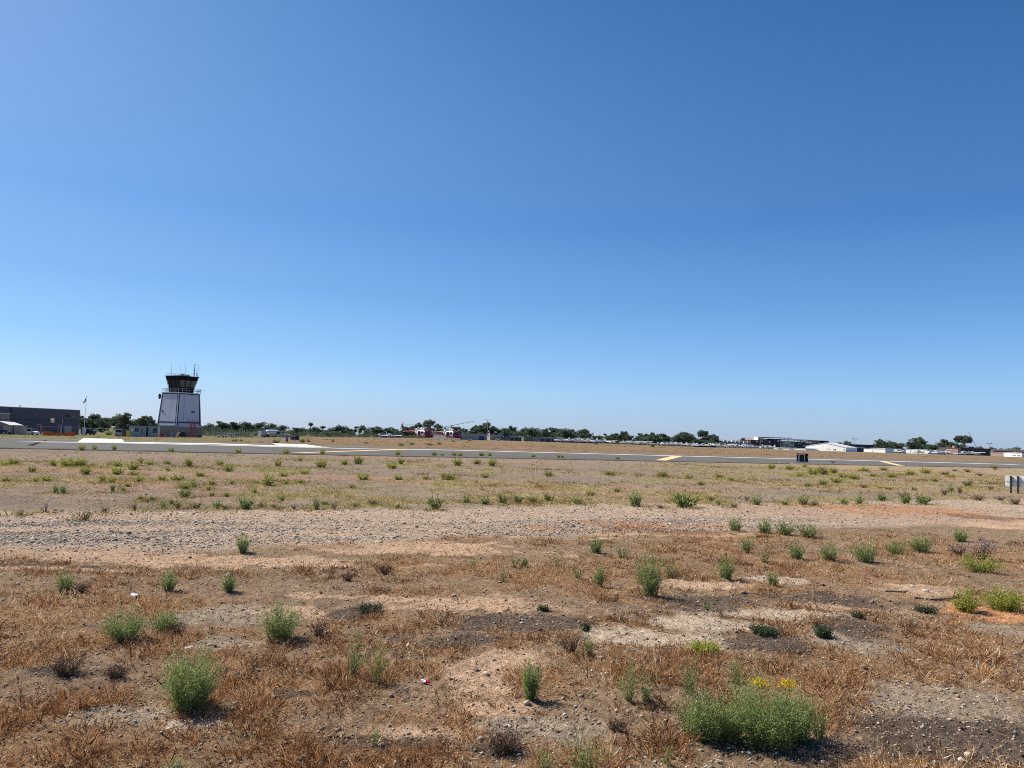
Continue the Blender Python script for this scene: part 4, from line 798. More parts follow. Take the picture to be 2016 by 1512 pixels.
# ------------------------------------------------------------------ buildings
def face(pa, Ya, pb, Yb):
    A, B = P(pa, Ya), P(pb, Yb); d = B-A; return A, math.atan2(d.y, d.x), math.hypot(d.x, d.y)
def bldg(name, label, pa, Ya, pb, Yb, ytop, depth, wall, roof=None, ops=(), cat='building', gable=0, over=.25, par=.0, roofname='roof', group=None, band=None, cap='light_trim'):
    """facade from column pa to pb; ytop: photo row of the wall top at pa. ops: (kind, u0, u1, z0, z1, material) in fractions of the length and of the height"""
    A, rz, L = face(pa, Ya, pb, Yb); zb = min(A.z, P(pb, Yb).z)-.3; h = ztop(pa, ytop, Ya)-zb
    t = thing(name, label, cat, (A.x, A.y, zb), rz, group)
    mb = MB()
    if gable: mb.prism([(0,0),(L,0),(L,h),(L*.5,h+gable),(0,h)], 0, depth)
    else: mb.box(0, L, 0, depth, 0, h)
    w_ = mb.build('wall', wall, t)
    if gable:
        mb = MB()
        for s in (0, 1):
            x0, x1 = (-over, L/2) if s == 0 else (L/2, L+over); z0, z1 = (h-over*gable/L*2, h+gable) if s == 0 else (h+gable, h-over*gable/L*2)
            mb.add([(x0,-over,z0+.01),(x1,-over,z1+.01),(x1,depth+over,z1+.01),(x0,depth+over,z0+.01),(x0,-over,z0+.16),(x1,-over,z1+.16),(x1,depth+over,z1+.16),(x0,depth+over,z0+.16)],
                   [(0,3,2,1),(4,5,6,7),(0,1,5,4),(1,2,6,5),(2,3,7,6),(3,0,4,7)])
        mb.build(roofname, roof or 'light_trim', t)
    elif roof:
        mb = MB(); mb.box(-over, L+over, -over, depth+over, h+.004, h+.18+par); mb.build(roofname, roof, t)
    else:
        mb = MB(); mb.box(-.06, L+.06, -.06, .25, h+.003, h+.14); mb.box(-.06,.2,.25,depth,h+.003,h+.14); mb.box(L-.2,L+.06,.25,depth,h+.003,h+.14); mb.build('coping', cap, t)
    if band:
        mb = MB(); mb.box(0.02, L-.02, -.03, 0, h*band, h*band+.12); mb.build('band', 'dark_metal', t)
    for kd, u0, u1, z0, z1, m_ in ops:
        x0, x1, a, b = u0*L, u1*L, z0*h, z1*h; fr = min(.08, (x1-x0)*.12)
        f_ = MB(); f_.box(x0-fr, x0, -.09, 0, a, b); f_.box(x1, x1+fr, -.09, 0, a, b); f_.box(x0-fr, x1+fr, -.10, 0, b, b+fr)
        if kd == 'window': f_.box(x0-fr, x1+fr, -.12, 0, a-fr, a); f_.box((x0+x1)/2-.02,(x0+x1)/2+.02,-.085,-.045,a,b)
        fo = f_.build('door_frame' if 'door' in kd else 'window', 'light_trim' if kd != 'roll_door' else 'grey_steel', t)
        mb = MB(); mb.box(x0, x1, -.04, 0, a, b)
        if kd == 'roll_door':
            n = max(3, int((b-a)/.5))
            for k in range(n): mb.box(x0+.01, x1-.01, -.06, -.04, a+(b-a)*k/n+.02, a+(b-a)*(k+1)/n-.02)
        if kd == 'slide_door':
            n = max(3, int((x1-x0)/2.5))
            for k in range(1, n): mb.box(x0+(x1-x0)*k/n-.05, x0+(x1-x0)*k/n+.05, -.09, -.04, a, b)
        mb.build('pane' if kd == 'window' else 'door', m_, fo if kd == 'window' else t)
        if kd == 'door': mb = MB(); mb.tube((x0+.12*(x1-x0),-.04,(a+b)/2),(x0+.12*(x1-x0),-.12,(a+b)/2),.03); mb.build('handle','light_trim',t)
    return t, L, h
# left: station building
t, L, h = bldg('station_building', 'long dark grey block building with red doors at the left edge', -60, 188, 156, 208, 798.0, 26, 'dark_block', None,
  [('door',.595,.622,.0,.40,'red_paint'),('door',.795,.822,.0,.40,'red_paint'),('roll_door',.855,.925,.0,.38,'pale_shed'),('window',.925,.936,.72,.76,'glass')], band=.57)
for k in range(5):
    mb = MB(); mb.box(L-.16, L+.02, -.22, -.03, .4+k*1.3, .95+k*1.3); 
    if k in (1,4): mb.build('wall_panel', 'light_trim', t)
mb = MB(); mb.box(L*.34, L*.345+.02, -.22, 0, h*.6, h*.98); mb.build('downpipe', 'dark_metal', t)
mb = MB(); mb.box(L*.825, L*.83, -.16, -.03, 0, h*.62); mb.build('pipe', 'galv', t)
mb = MB(); mb.box(L*.868,L*.882,-.5,-.0,h*.74,h*.80); mb.build('wall_lamp','black_paint',t)
mb = MB(); mb.tube((L*.45,2,h),(L*.45,2,h+.5),.12); mb.sphere((L*.45,2,h+.5),.2); mb.build('roof_vent','galv',t)
bldg('block_building', 'lower brown block building at the left edge in front of the station', -50, 172, 18.5, 176, 812.0, 8, 'grey_block', None, [], band=.72)
def shed():
    A, rz, L = face(24, 170, 44, 172); t = thing('storage_shed', 'small tan shed with a pale sloping roof by the block building', 'shed', (A.x,A.y,A.z), rz)
    mb = MB(); mb.prism([(0,0),(L,0),(L,2.0),(-.0,2.0)], 0, 3); mb.build('wall','tan_block',t)
    mb = MB(); mb.add([(-.6,-.2,2.05),(L+.2,-.2,2.05),(L+.0,3,2.7),(-1.2,3,2.85),(-.6,-.2,2.13),(L+.2,-.2,2.13),(L,3,2.78),(-1.2,3,2.93)],[(0,3,2,1),(4,5,6,7),(0,1,5,4),(1,2,6,5),(2,3,7,6),(3,0,4,7)]); mb.build('roof','light_trim',t)
    mb = MB(); mb.box(L*.08,L*.2,-.05,0,0,1.8); mb.build('door','dark_metal',t)
    mb = MB(); mb.box(L+.25, L+1.5, .5, 3, 0, 1.9); o = mb.build('annex','pale_shed',t)
shed()
def hoop():
    c = P(95, 184); t = thing('basketball_hoop', 'portable basketball hoop with a yellowish backboard facing right', 'basketball hoop', c, 0)
    mb = MB(); mb.box(-1.1,-.1,-.5,.5,0,.55,.08); mb.build('base','light_trim',t)
    mb = MB(); mb.tube((-.4,0,.4),(-.25,0,1.9),.11); mb.tube((-.25,0,1.9),(.35,0,3.0),.11); mb.tube((.35,0,3.0),(.9,0,3.35),.10); mb.build('pole','dark_metal',t)
    mb = MB(); mb.M = Matrix.Translation((.95,0,3.4)) @ Matrix.Rotation(R(55),4,'Z'); mb.box(-.03,.03,-.92,.92,-.42,.62,.02); mb.build('backboard','hoop_board',t)
    mb = MB(); mb.M = Matrix.Translation((1.25,-.15,3.15))
    for k in range(12): a, b = k*math.pi/6, (k+1)*math.pi/6; mb.tube((.23*math.cos(a),.23*math.sin(a),0),(.23*math.cos(b),.23*math.sin(b),0),.012,n=5)
    mb.build('rim','orange_net',t)
hoop()
# vehicles
def car(name, label, cat, px, Y, rz, L, Hh, body, roofm=None, kind='car', group=None, wid=1.8):
    t = thing(name, label, cat, P(px, Y), rz, group); h = Hh
    if kind == 'pickup': low = [(0,.35),(L,.35),(L,.6*h),(L-.1,.62*h),(L*.72,.62*h),(L*.72,.6*h),(0,.6*h)]; cab = [(L*.42,.6*h),(L*.74,.6*h),(L*.66,h),(L*.44,h)]
    elif kind == 'van': low = [(0,.3),(L,.3),(L,.5*h),(L*.86,.6*h),(0,.6*h)]; cab = [(.05,.6*h),(L*.86,.6*h),(L*.76,h),(.1,h)]
    else: low = [(0,.3),(L,.3),(L,.5*h),(L*.78,.62*h),(L*.08,.62*h),(0,.55*h)]; cab = [(L*.12,.62*h),(L*.76,.62*h),(L*.62,h),(L*.25,h)]
    mb = MB(); mb.prism(low, -wid/2, wid/2); mb.build('body', body, t)
    mb = MB(); z1 = h-.07; lo, hi = cab[0][1]+.003, z1
    mb.loft([[(cab[0][0],-wid*.46,lo),(cab[1][0],-wid*.46,lo),(cab[1][0],wid*.46,lo),(cab[0][0],wid*.46,lo)],[(cab[3][0],-wid*.38,hi),(cab[2][0],-wid*.38,hi),(cab[2][0],wid*.38,hi),(cab[3][0],wid*.38,hi)]]); mb.build('window','glass',t)
    mb = MB(); mb.box(cab[3][0]-.02,cab[2][0]+.02,-wid*.39,wid*.39,z1+.003,h,.03)
    for c0, c1 in ((cab[0],cab[3]),(cab[1],cab[2])):
        for s in (-1,1): mb.tube((c0[0],s*wid*.465,lo),(c1[0],s*wid*.385,hi),.05,n=5)
    mb.build('roof', roofm or body, t)
    for x in (L*.18, L*.80):
        for s in (-1,1):
            mb = MB(); mb.tube((x,s*(wid/2-.2),.33),(x,s*(wid/2+.02),.33),.33,n=14); o = mb.build('wheel','rubber',t)
            mb = MB(); mb.tube((x,s*(wid/2+.022),.33),(x,s*(wid/2+.04),.33),.18,n=10); mb.build('rim','aluminium',o)
    for s in (-1,1): mb = MB(); mb.box(L+.002,L+.03,s*wid*.36-.14,s*wid*.36+.14,.42*h,.5*h); mb.build('headlight','light_trim',t)
    return t
car('parked_car', 'white rounded car parked in front of the dark station building', 'car', 50, 176, 0, 2.9, 1.45, 'white_paint')
car('parked_truck', 'dark blue pickup half cut off by the left edge', 'pickup truck', -8, 168, 0, 3.1, 1.0, 'blue_steel', kind='pickup')
car('parked_pickup', 'dark pickup parked just right of the flagpole', 'pickup truck', 163, 215, 0, 3.4, 1.9, 'dark_metal', 'light_trim', 'pickup')
car('parked_van', 'weathered pale van standing left of the long trailer', 'van', 230, 200, 0, 2.7, 1.9, 'pale_shed', 'white_paint', 'van')
def orange_net():
    A, rz, L = face(87, 172, 149, 176); t = thing('safety_fence', 'sagging orange plastic safety netting in front of the station', 'fence', A, rz); n = 24
    V = []; 
    for k in range(n+1):
        u = k/n; sag = .45*(math.sin(math.pi*min(max((u-.15)/.7,0),1)))**1; V += [(u*L, .15*math.sin(9*u), .02), (u*L, .15*math.sin(9*u)+.03, 1.05-sag+.04*math.sin(31*u))]
    mb = MB(); mb.add(V, [(2*k,2*k+2,2*k+3,2*k+1) for k in range(n)]); mb.build('netting','orange_net',t)
    for u in (0,.16,.5,.84,1): mb = MB(); mb.tube((u*L,.2,0),(u*L,.2,1.15),.03); mb.build('post','dark_metal',t)
orange_net()
def fence(pa, Ya, pb, Yb, hh, step, label, rail=True):
    A, rz, L = face(pa, Ya, pb, Yb); B = P(pb, Yb); t = thing('chain_link_fence', label, 'fence', (A.x,A.y,0), rz); n = int(L/step)
    zf = lambda u: float(H(A.x+(B.x-A.x)*u, A.y+(B.y-A.y)*u))
    for k in range(n+1): mb = MB(); mb.tube((L*k/n,0,zf(k/n)),(L*k/n,0,zf(k/n)+hh+.1),.035,n=6); mb.build('post','galv',t)
    mb = MB(); 
    for k in range(n): mb.tube((L*k/n+.04,0,zf(k/n)+hh),(L*(k+1)/n-.04,0,zf((k+1)/n)+hh),.028,n=5)
    mb.build('rail','galv',t)
    mb = MB(); s = .3; m_ = int(L/s)
    for k in range(m_):
        z = zf(k/m_)
        for dx in (-1,1):
            x0 = k*s; x1 = min(max(x0+dx*hh,0),L); mb.tube((x0,.04,z+.05),(x1,.04,z+.05+abs(x1-x0)*.98),.0035,n=3)
    mb.build('mesh','fence_wire',t)
fence(45, 181, 156, 190, 2.1, 3.2, 'chain-link fence crossing in front of the dark station building')
fence(158, 225, 312, 215, 1.9, 3.2, 'chain-link fence between the flagpole and the trailer')
fence(398, 222, 508, 262, 1.9, 3.4, 'chain-link fence right of the tower running towards the tanker truck')
def flag():
    Y = 196; c = P(166.2, Y); top = ztop(170, 781, Y)-c.z
    t = thing('flagpole', 'tall thin white flagpole right of the dark station building', 'flagpole', c)
    mb = MB(); mb.tube((0,0,0),(0,0,top),.06,.035,n=8); mb.build('pole','white_paint',t); mb = MB(); mb.sphere((0,0,top+.06),.09); mb.build('finial','yellow_paint',t)
    f_ = thing('flag', 'limp red, white and blue striped flag at the top of the pole', 'flag', (c.x, c.y, c.z+top-.15)); W, Hh = 1.0, 1.9
    def cloth(u, v): # u away from the pole 0..1, v down 0..1
        return (-.05-W*u*(.35+.45*v)-.03*math.sin(6*v), .12*math.sin(9*u+2*v)*u, -Hh*v*.62-u*.75*(1-.3*v))
    def piece(u0,u1,v0,v1,nm,m_):
        mb = MB(); n = 6; V = [cloth(u0+(u1-u0)*i/n, v0+(v1-v0)*j/2) for i in range(n+1) for j in range(3)]
        mb.add(V, [(i*3+j,(i+1)*3+j,(i+1)*3+j+1,i*3+j+1) for i in range(n) for j in range(2)]); mb.build(nm, m_, f_)
    piece(0,.4,0,7/13,'canton','flag_blue')
    for k in range(13): piece(.4 if k < 7 else 0, 1, k/13, (k+1)/13, 'stripe', 'flag_red' if k % 2 == 0 else 'litter_white')
flag()
def cabinet(px, Y, w_, h_, d_, name, label, m_, cat, ex=None):
    t = thing(name, label, cat, P(px, Y)); mb = MB(); mb.box(0,w_,0,d_,.1,h_,.04); mb.build('body', m_, t); mb = MB(); mb.box(.04,w_-.04,.05,d_-.05,0,.097); mb.build('plinth','concrete',t)
    mb = MB(); mb.box(w_*.1,w_*.48,-.02,-.003,.2,h_-.12); mb.box(w_*.52,w_*.9,-.02,-.003,.2,h_-.12); mb.build('door', m_, t); return t
cabinet(161.5, 205, .8, 1.9, .6, 'equipment_cabinet', 'white upright cabinet at the foot of the flagpole', 'light_trim', 'cabinet')
cabinet(240, 196, 1.6, 2.0, 1.2, 'equipment_cabinet', 'dark rusty equipment box left of the trailer', 'dark_brown_wall', 'cabinet')
cabinet(249.5, 194, .7, 1.6, .6, 'equipment_cabinet', 'dull yellow equipment box left of the trailer', 'yellow_paint', 'cabinet')
cabinet(387, 188, 1.15, .95, .8, 'equipment_box', 'low dark box on the grass right of the red frame', 'dark_metal', 'box')
# trailer office
t, L, h = bldg('trailer_office', 'long pale green trailer office with dark windows left of the tower', 255, 196, 312, 199, 837.5, 3, 'shade_green', 'navy_trim',
  [('window',.18,.32,.48,.86,'glass'),('window',.41,.48,.42,.88,'glass'),('door',.58,.66,.14,.9,'black_paint'),('window',.80,.95,.45,.86,'glass')])
mb = MB(); mb.box(L*.05,L*.13,-.06,-.003,h*.55,h*.8); mb.build('notice_board','light_trim',t)
for k in range(6): mb = MB(); mb.box(L*(.03+.185*k),L*(.03+.185*k)+.3,.1,.5,-.15,-.003); mb.build('footing','concrete',t)
bldg('red_roof_hut', 'small hut with a faded red roof behind the trailer', 262, 230, 287, 231, 838, 4, 'tan_block', 'red_paint', [], over=.3)
# tower base wall
t, L, h = bldg('tower_base_building', 'low brown block building that the control tower rises behind', 312.5, 199, 398, 203, 838.0, 3.0, 'grey_block', None, [('door',.30,.33,.0,.55,'pale_shed')])
mb = MB(); mb.box(-.0, .35, -.2, -.003, 0, h*.98); mb.build('pilaster','light_trim',t)

# ------------------------------------------------------------------ control tower
def tower():
    Y = 210; c = P(352.5, Y); ang = R(-29.7); Z = lambda py: ztop(352, py, Y)-c.z
    t = thing('control_tower', 'white tapered airport control tower with dark flared glass cab', 'control tower', c, 0)
    rot = Matrix.Rotation(ang, 4, 'Z')
    k = Y/F; sq = lambda s, z: [(-s,-s,z),(s,-s,z),(s,s,z),(-s,s,z)]
    s0, s1 = 80.5*k/1.414/2, 68.5*k/1.414/2; z0, z1 = 0, Z(775)
    def mb_(): m = MB(); m.M = rot; return m
    mb = mb_(); mb.loft([sq(s0*1.04,0),sq(s1,z1)]); mb.build('shaft','tower_panel',t)
    S = lambda z: s0*1.04+(s1-s0*1.04)*z/z1
    zb = Z(833)
    for a in (0,1,2,3):                            # corner trims, top and bottom trims on every side
        q = rot @ Matrix.Rotation(a*math.pi/2,4,'Z')
        for sx in (-1,1):
            m = MB(); m.M = q; e = .03
            def pt(z, u): s = S(z); return (sx*(s-u), -s-e, z)
            def pf(z, u): s = S(z); return (sx*(s-u), -s+.0, z)
            V = [pt(.0,-e),pt(.0,.50),pt(z1,.42),pt(z1,-e), pf(.0,-e),pf(.0,.50),pf(z1,.42),pf(z1,-e)]
            m.add(V, [(0,1,2,3),(4,7,6,5),(0,4,5,1),(1,5,6,2),(2,6,7,3),(3,7,4,0)]); m.build('corner_trim','navy_trim',t)
            m = MB(); m.M = q                       # a pale cover strip up the corner
            V = [(sx*(S(z)-u), -S(z)-e-.02, z) for z,u in ((.0,-.05),(.0,.17),(z1,.15),(z1,-.05))]
            m.add(V+[(x,y+.02,z) for x,y,z in V], [(0,1,2,3),(4,7,6,5),(0,4,5,1),(1,5,6,2),(2,6,7,3),(3,7,4,0)]); m.build('corner_strip','aluminium',t)
        for za, zc in ((zb, zb+.35), (z1-.28, z1-.02)):
            m = MB(); m.M = q; V = [(-S(za)+.52,-S(za)-.035,za),(S(za)-.52,-S(za)-.035,za),(S(zc)-.52,-S(zc)-.035,zc),(-S(zc)+.52,-S(zc)-.035,zc)]
            m.add(V+[(x,y+.04,z) for x,y,z in V], [(0,1,2,3),(4,7,6,5),(0,4,5,1),(1,5,6,2),(2,6,7,3),(3,7,4,0)]); m.build('trim_band','navy_trim',t)
        zm = zb-.35; m = MB(); m.M = q; m.box(-S(zm)+.52,S(zm)-.52,-S(0)-.02,-S(zm)+.1,zm-.5,zm-.2); m.build('drip_band','aluminium',t)
    # panel joint and vents: side 0 faces right-front after rotation, side 3 faces left-front
    def onside(a, u, z, w_, h_, nm, m_, d=.06):
        q = rot @ Matrix.Rotation(a*math.pi/2,4,'Z'); m = MB(); m.M = q; s = S(z); sl = (s1-s0*1.04)/z1*h_
        V = [(u-w_/2,-s-d,z),(u+w_/2,-s-d,z),(u+w_/2,-s-d-sl,z+h_),(u-w_/2,-s-d-sl,z+h_)]
        m.add(V+[(x,y+d+.02,z_) for x,y,z_ in V],[(0,1,2,3),(4,7,6,5),(0,4,5,1),(1,5,6,2),(2,6,7,3),(3,7,4,0)]); return m.build(nm, m_, t)
    RS, LS = 1, 0
    RS, LS = 0, 3
    return t, rot, S, z1, Z, k, onside, mb_, c
t, rot, S, z1, Z, k, onside, mb_, TC = tower()
# rot = -29.7 deg: side 0 (local -y) points to the left-front; side 1 (local +x) points to the right-front
onside(1,-S(5)*.42,Z(832),.07,z1-Z(832)-.5,'panel_joint','navy_trim',.02)
onside(1,S(5)*.35,Z(812),1.1,.42,'vent','dark_metal'); onside(0,-S(5)*.62,Z(812),.75,.38,'vent','dark_metal'); onside(0,S(8)*.05,Z(781),.22,.22,'floodlight','light_trim',.15)
onside(0,-S(5)*.62+.45,Z(811),.3,.1,'vent_hood','light_trim',.12)
def ringbox(mb, s, w_, z0, z1_):
    mb.box(-s,s,-s,-s+w_,z0,z1_); mb.box(-s,s,s-w_,s,z0,z1_); mb.box(-s,-s+w_,-s+w_,s-w_,z0,z1_); mb.box(s-w_,s,-s+w_,s-w_,z0,z1_)
sd_ = S(z1)+.16
mb = mb_(); mb.box(-sd_,sd_,-sd_,sd_,z1+.003,z1+.24); mb.build('deck','light_trim',t)
mb = mb_()
for z in (.55,1.05): ringbox(mb, sd_-.05, .06, z1+.24+z-.03, z1+.24+z+.03)
for a in np.linspace(-1,1,7):
    for q in (-1,1): mb.box(a*(sd_-.08)-.03,a*(sd_-.08)+.03,q*(sd_-.08)-.03,q*(sd_-.08)+.03,z1+.24,z1+1.27); mb.box(q*(sd_-.08)-.03,q*(sd_-.08)+.03,a*(sd_-.08)-.028,a*(sd_-.08)+.028,z1+.24,z1+1.26)
mb.build('railing','galv',t)
cb, ct = 44*k/1.414/2, 61*k/1.414/2; zc0 = z1+.243; zc1 = Z(742); zw0 = Z(762.5); zw1 = Z(749)
sl = lambda z: cb+(ct-cb)*max(0,(z-zw0*.35-zc0*.65))/(zc1-(zw0*.35+zc0*.65))
sq = lambda s, z: [(-s,-s,z),(s,-s,z),(s,s,z),(-s,s,z)]
mb = mb_(); mb.loft([sq(cb,zc0),sq(sl(zw0),zw0)]); mb.build('cab_wall','black_clad',t)
mb = mb_(); mb.loft([sq(sl(zw0)-.12,zw0+.003),sq(sl(zw1)-.12,zw1-.003)]); mb.build('cab_core','black_clad',t)
mb = mb_(); mb.loft([sq(sl(zw1),zw1),sq(ct,zc1),sq(ct,zc1+.02)]); mb.build('roof_fascia','black_clad',t)
mb = mb_(); mb.loft([sq(ct+.12,zc1+.023),sq(ct+.12,zc1+.15),sq(ct-.3,zc1+.22)]); mb.build('roof','black_paint',t)
for a in range(4):
    q = rot @ Matrix.Rotation(a*math.pi/2,4,'Z')
    for i in range(3):
        u0, u1 = -1+2*i/3+.06, -1+2*(i+1)/3-.06; m = MB(); m.M = q
        A_, B_ = sl(zw0)-.03, sl(zw1)-.03; V = [(u0*A_,-A_,zw0+.05),(u1*A_,-A_,zw0+.05),(u1*B_,-B_,zw1-.05),(u0*B_,-B_,zw1-.05)]
        m.add(V+[(x,y+.06,z) for x,y,z in V],[(0,1,2,3),(4,7,6,5),(0,4,5,1),(1,5,6,2),(2,6,7,3),(3,7,4,0)])
        m.build('window','cab_glass_reflect' if (a == 1 and i < 3) else 'cab_glass',t)
    for i in range(4):
        u = -1+2*i/3; m = MB(); m.M = q; A_, B_ = sl(zw0), sl(zw1); m.tube((u*A_*.99,-A_,zw0),(u*B_*.99,-B_,zw1),.07,n=5); m.build('mullion','black_paint',t)
for px, py, r_, yy in ((335.0,715,.035,-1),(349,718,.03,0),(357.5,714.5,.035,.6),(381,716.5,.03,.3),(386,717,.04,-.6),(383.5,724,.02,1)):
    x = (px-352.5-(775-py)*.0)*k-(740-py)*.055*k*0; zt = Z(py); m = MB(); xb = x-.2
    m.tube((xb,yy,zc1+.16),(xb,yy,zc1+1.2),r_*1.5,n=6); m.tube((xb,yy,zc1+1.2),(xb,yy,zt),r_,.02,n=6); m.build('antenna','dark_metal',t)
m = MB(); xb = (377.5-352.5)*k-.2; m.tube((xb,0,zc1+.16),(xb,0,Z(718)),.08,n=6); m.sphere((xb,0,Z(717)),.16)
for z_ in (729,724,735): m.box(xb-.35,xb+.22,-.05,.05,Z(z_),Z(z_)+.1)
m.build('beacon_mast','dark_metal',t)
m = MB(); xb = (358-352.5)*k; m.box(xb-1.0,xb-.1,-.6,.6,zc1+.22,zc1+.85,.1); m.box(xb+.1,xb+1.1,-.5,.5,zc1+.22,zc1+.7,.1); m.build('roof_unit','galv',t)
m = mb_(); ringbox(m, ct-.15, .04, zc1+.72, zc1+.76)
for a in (-1,-.33,.33,1):
    for q in (-1,1): m.box(a*(ct-.17)-.02,a*(ct-.17)+.02,q*(ct-.17)-.02,q*(ct-.17)+.02,zc1+.2,zc1+.72)
m.build('roof_rail','galv',t)
for s_, px in ((-1,327),(1,388)):
    x = (px-352.5)*k; m = MB()
    for j in range(4): m.tube((x+s_*(-.5+j*.35),-.3*j,z1+.25),(x+s_*(-.4+j*.35),-.3*j,z1+1.25+.15*(j%2)),.045,n=5)
    m.box(x-.5,x+.5,-.5,.1,z1+.8,z1+.88); m.build('equipment_rack','galv',t)
m = MB(); x = (392-352.5)*k; m.tube((x-.6,0,z1+1.0),(x+.95,0,z1+.95),.04,n=5); m.build('antenna','galv',t)
# dish on the left side
xd = (313-352.5)*k; zd = Z(781.5)
m = MB(); rings = []
for j in range(6): r_ = .78*math.sin(j/5*1.25)/math.sin(1.25)+1e-3; rings.append([(xd+.05-(j/5)**2*.42+.0, r_*math.cos(i*math.pi/8), zd+r_*math.sin(i*math.pi/8)) for i in range(16)])
m.loft(rings); m.build('dish','dark_metal',t,smooth=False)
m = MB(); m.tube((xd,0,zd),(xd+.9,0,zd),.07); m.tube((xd+.65,0,zd-.6),(xd+.65,0,zd+.4),.06); m.tube((xd+.6,0,zd-.5),(xd+1.4,0,zd-.5),.05); m.tube((xd+.6,0,zd+.3),(xd+1.5,0,zd+.3),.05); m.build('dish_bracket','galv',t)
# red lattice frame, hooded cart, by the tower
def lattice():
    A, rz, L = face(369, 192, 389, 192); t = thing('lattice_stand', 'dark red lattice stand with a flat top in front of the tower', 'frame', A, rz); h = ztop(372,829,192)-A.z
    mb = MB(); mb.box(-.1,L+.1,-.3,.5,h-.25,h-.12); mb.box(-.1,L+.1,-.3,-.22,h+.25,h+.3); 
    for i in range(5): mb.box(L*i/4-.03,L*i/4+.03,-.28,-.22,h-.12,h+.25)
    mb.build('top_platform','red_paint',t)
    for x in (L*.32,L*.72):
        mb = MB()
        for y in (-.3,.5): mb.tube((x,y,0),(x,y,h-.25),.07,n=6)
        mb.build('leg','red_paint',t)
    n = 5
    for i in range(n):
        a, b = i*(h-.3)/n, (i+1)*(h-.3)/n; mb = MB(); mb.tube((L*.32,-.33,a),(L*.72,-.33,b),.045,n=5); mb.tube((L*.72,-.37,a),(L*.32,-.37,b),.045,n=5); mb.tube((L*.32,-.3,b),(L*.72,-.3,b),.04,n=5); mb.build('brace','red_paint',t)
lattice()
def cart():
    t = thing('equipment_trailer', 'small trailer with a white hood and round black drum by the tower', 'trailer', P(346, 188)); 
    mb = MB(); mb.box(.1,1.9,0,1.3,.45,.6); mb.build('chassis','yellow_paint',t)
    mb = MB(); mb.add([(0,-.05,.6),(.5,-.05,1.5),(1.6,-.05,1.75),(1.6,1.2,1.75),(.5,1.2,1.5),(0,1.2,.6),(0,-.05,.5),(.5,-.05,1.4),(1.6,-.05,1.65),(1.6,1.2,1.65),(.5,1.2,1.4),(0,1.2,.5)],[(0,1,4,5),(1,2,3,4),(6,11,10,7),(7,10,9,8),(0,6,7,1),(1,7,8,2),(3,9,10,4),(4,10,11,5),(2,8,9,3),(5,11,6,0)]); mb.build('hood','white_paint',t)
    mb = MB(); mb.tube((1.75,-.1,1.05),(1.75,1.1,1.05),.72,n=18); mb.build('drum','black_paint',t)
    for y in (-.12,1.3): mb = MB(); mb.tube((.8,y,.3),(.8,y+.14,.3),.3,n=12); mb.build('wheel','rubber',t)
cart()
def barrier(px, Y, label):
    t = thing('barrier_frame', label, 'barrier', P(px, Y), 0); mb = MB()
    mb.tube((0,0,0),(0,0,1.1),.05,n=5); mb.tube((1.4,0,0),(1.4,0,1.1),.05,n=5); mb.build('post','red_paint',t)
    mb = MB(); mb.box(-.1,1.5,-.06,-.02,.85,1.05); mb.box(-.1,1.5,-.06,-.02,.45,.62); mb.tube((0,0,.1),(1.4,0,1.0),.03,n=5); mb.build('rail','orange_net',t)
barrier(311, 190, 'red barrier at the corner of the trailer and the tower wall'); barrier(318, 190, 'red barrier standing right of the first one by the tower wall')
for k_, (px, w_) in enumerate(((429,2.2),(443,2.6),(458,1.6))): 
    Y = 250; t = thing('parked_cart', ordl(k_, 'pale utility cart', 'behind the fence right of the tower'), 'cart', P(px, Y), 0, 'pale carts behind the fence right of the tower')
    mb = MB(); mb.box(0,w_,0,1.3,.35,.8,.08); mb.build('body','light_trim',t); mb = MB(); mb.box(.2,w_*.7,.1,1.2,1.45,1.55,.03); mb.build('roof','light_trim',t)
    mb = MB(); [mb.tube((x,y,.8),(x,y,1.45),.04,n=5) for x in (.25,w_*.65) for y in (.15,1.15)]; mb.build('frame','dark_metal',t)
    for x in (.4,w_-.4): mb = MB(); mb.tube((x,-.05,.28),(x,.12,.28),.28,n=10); mb.build('wheel','rubber',t)

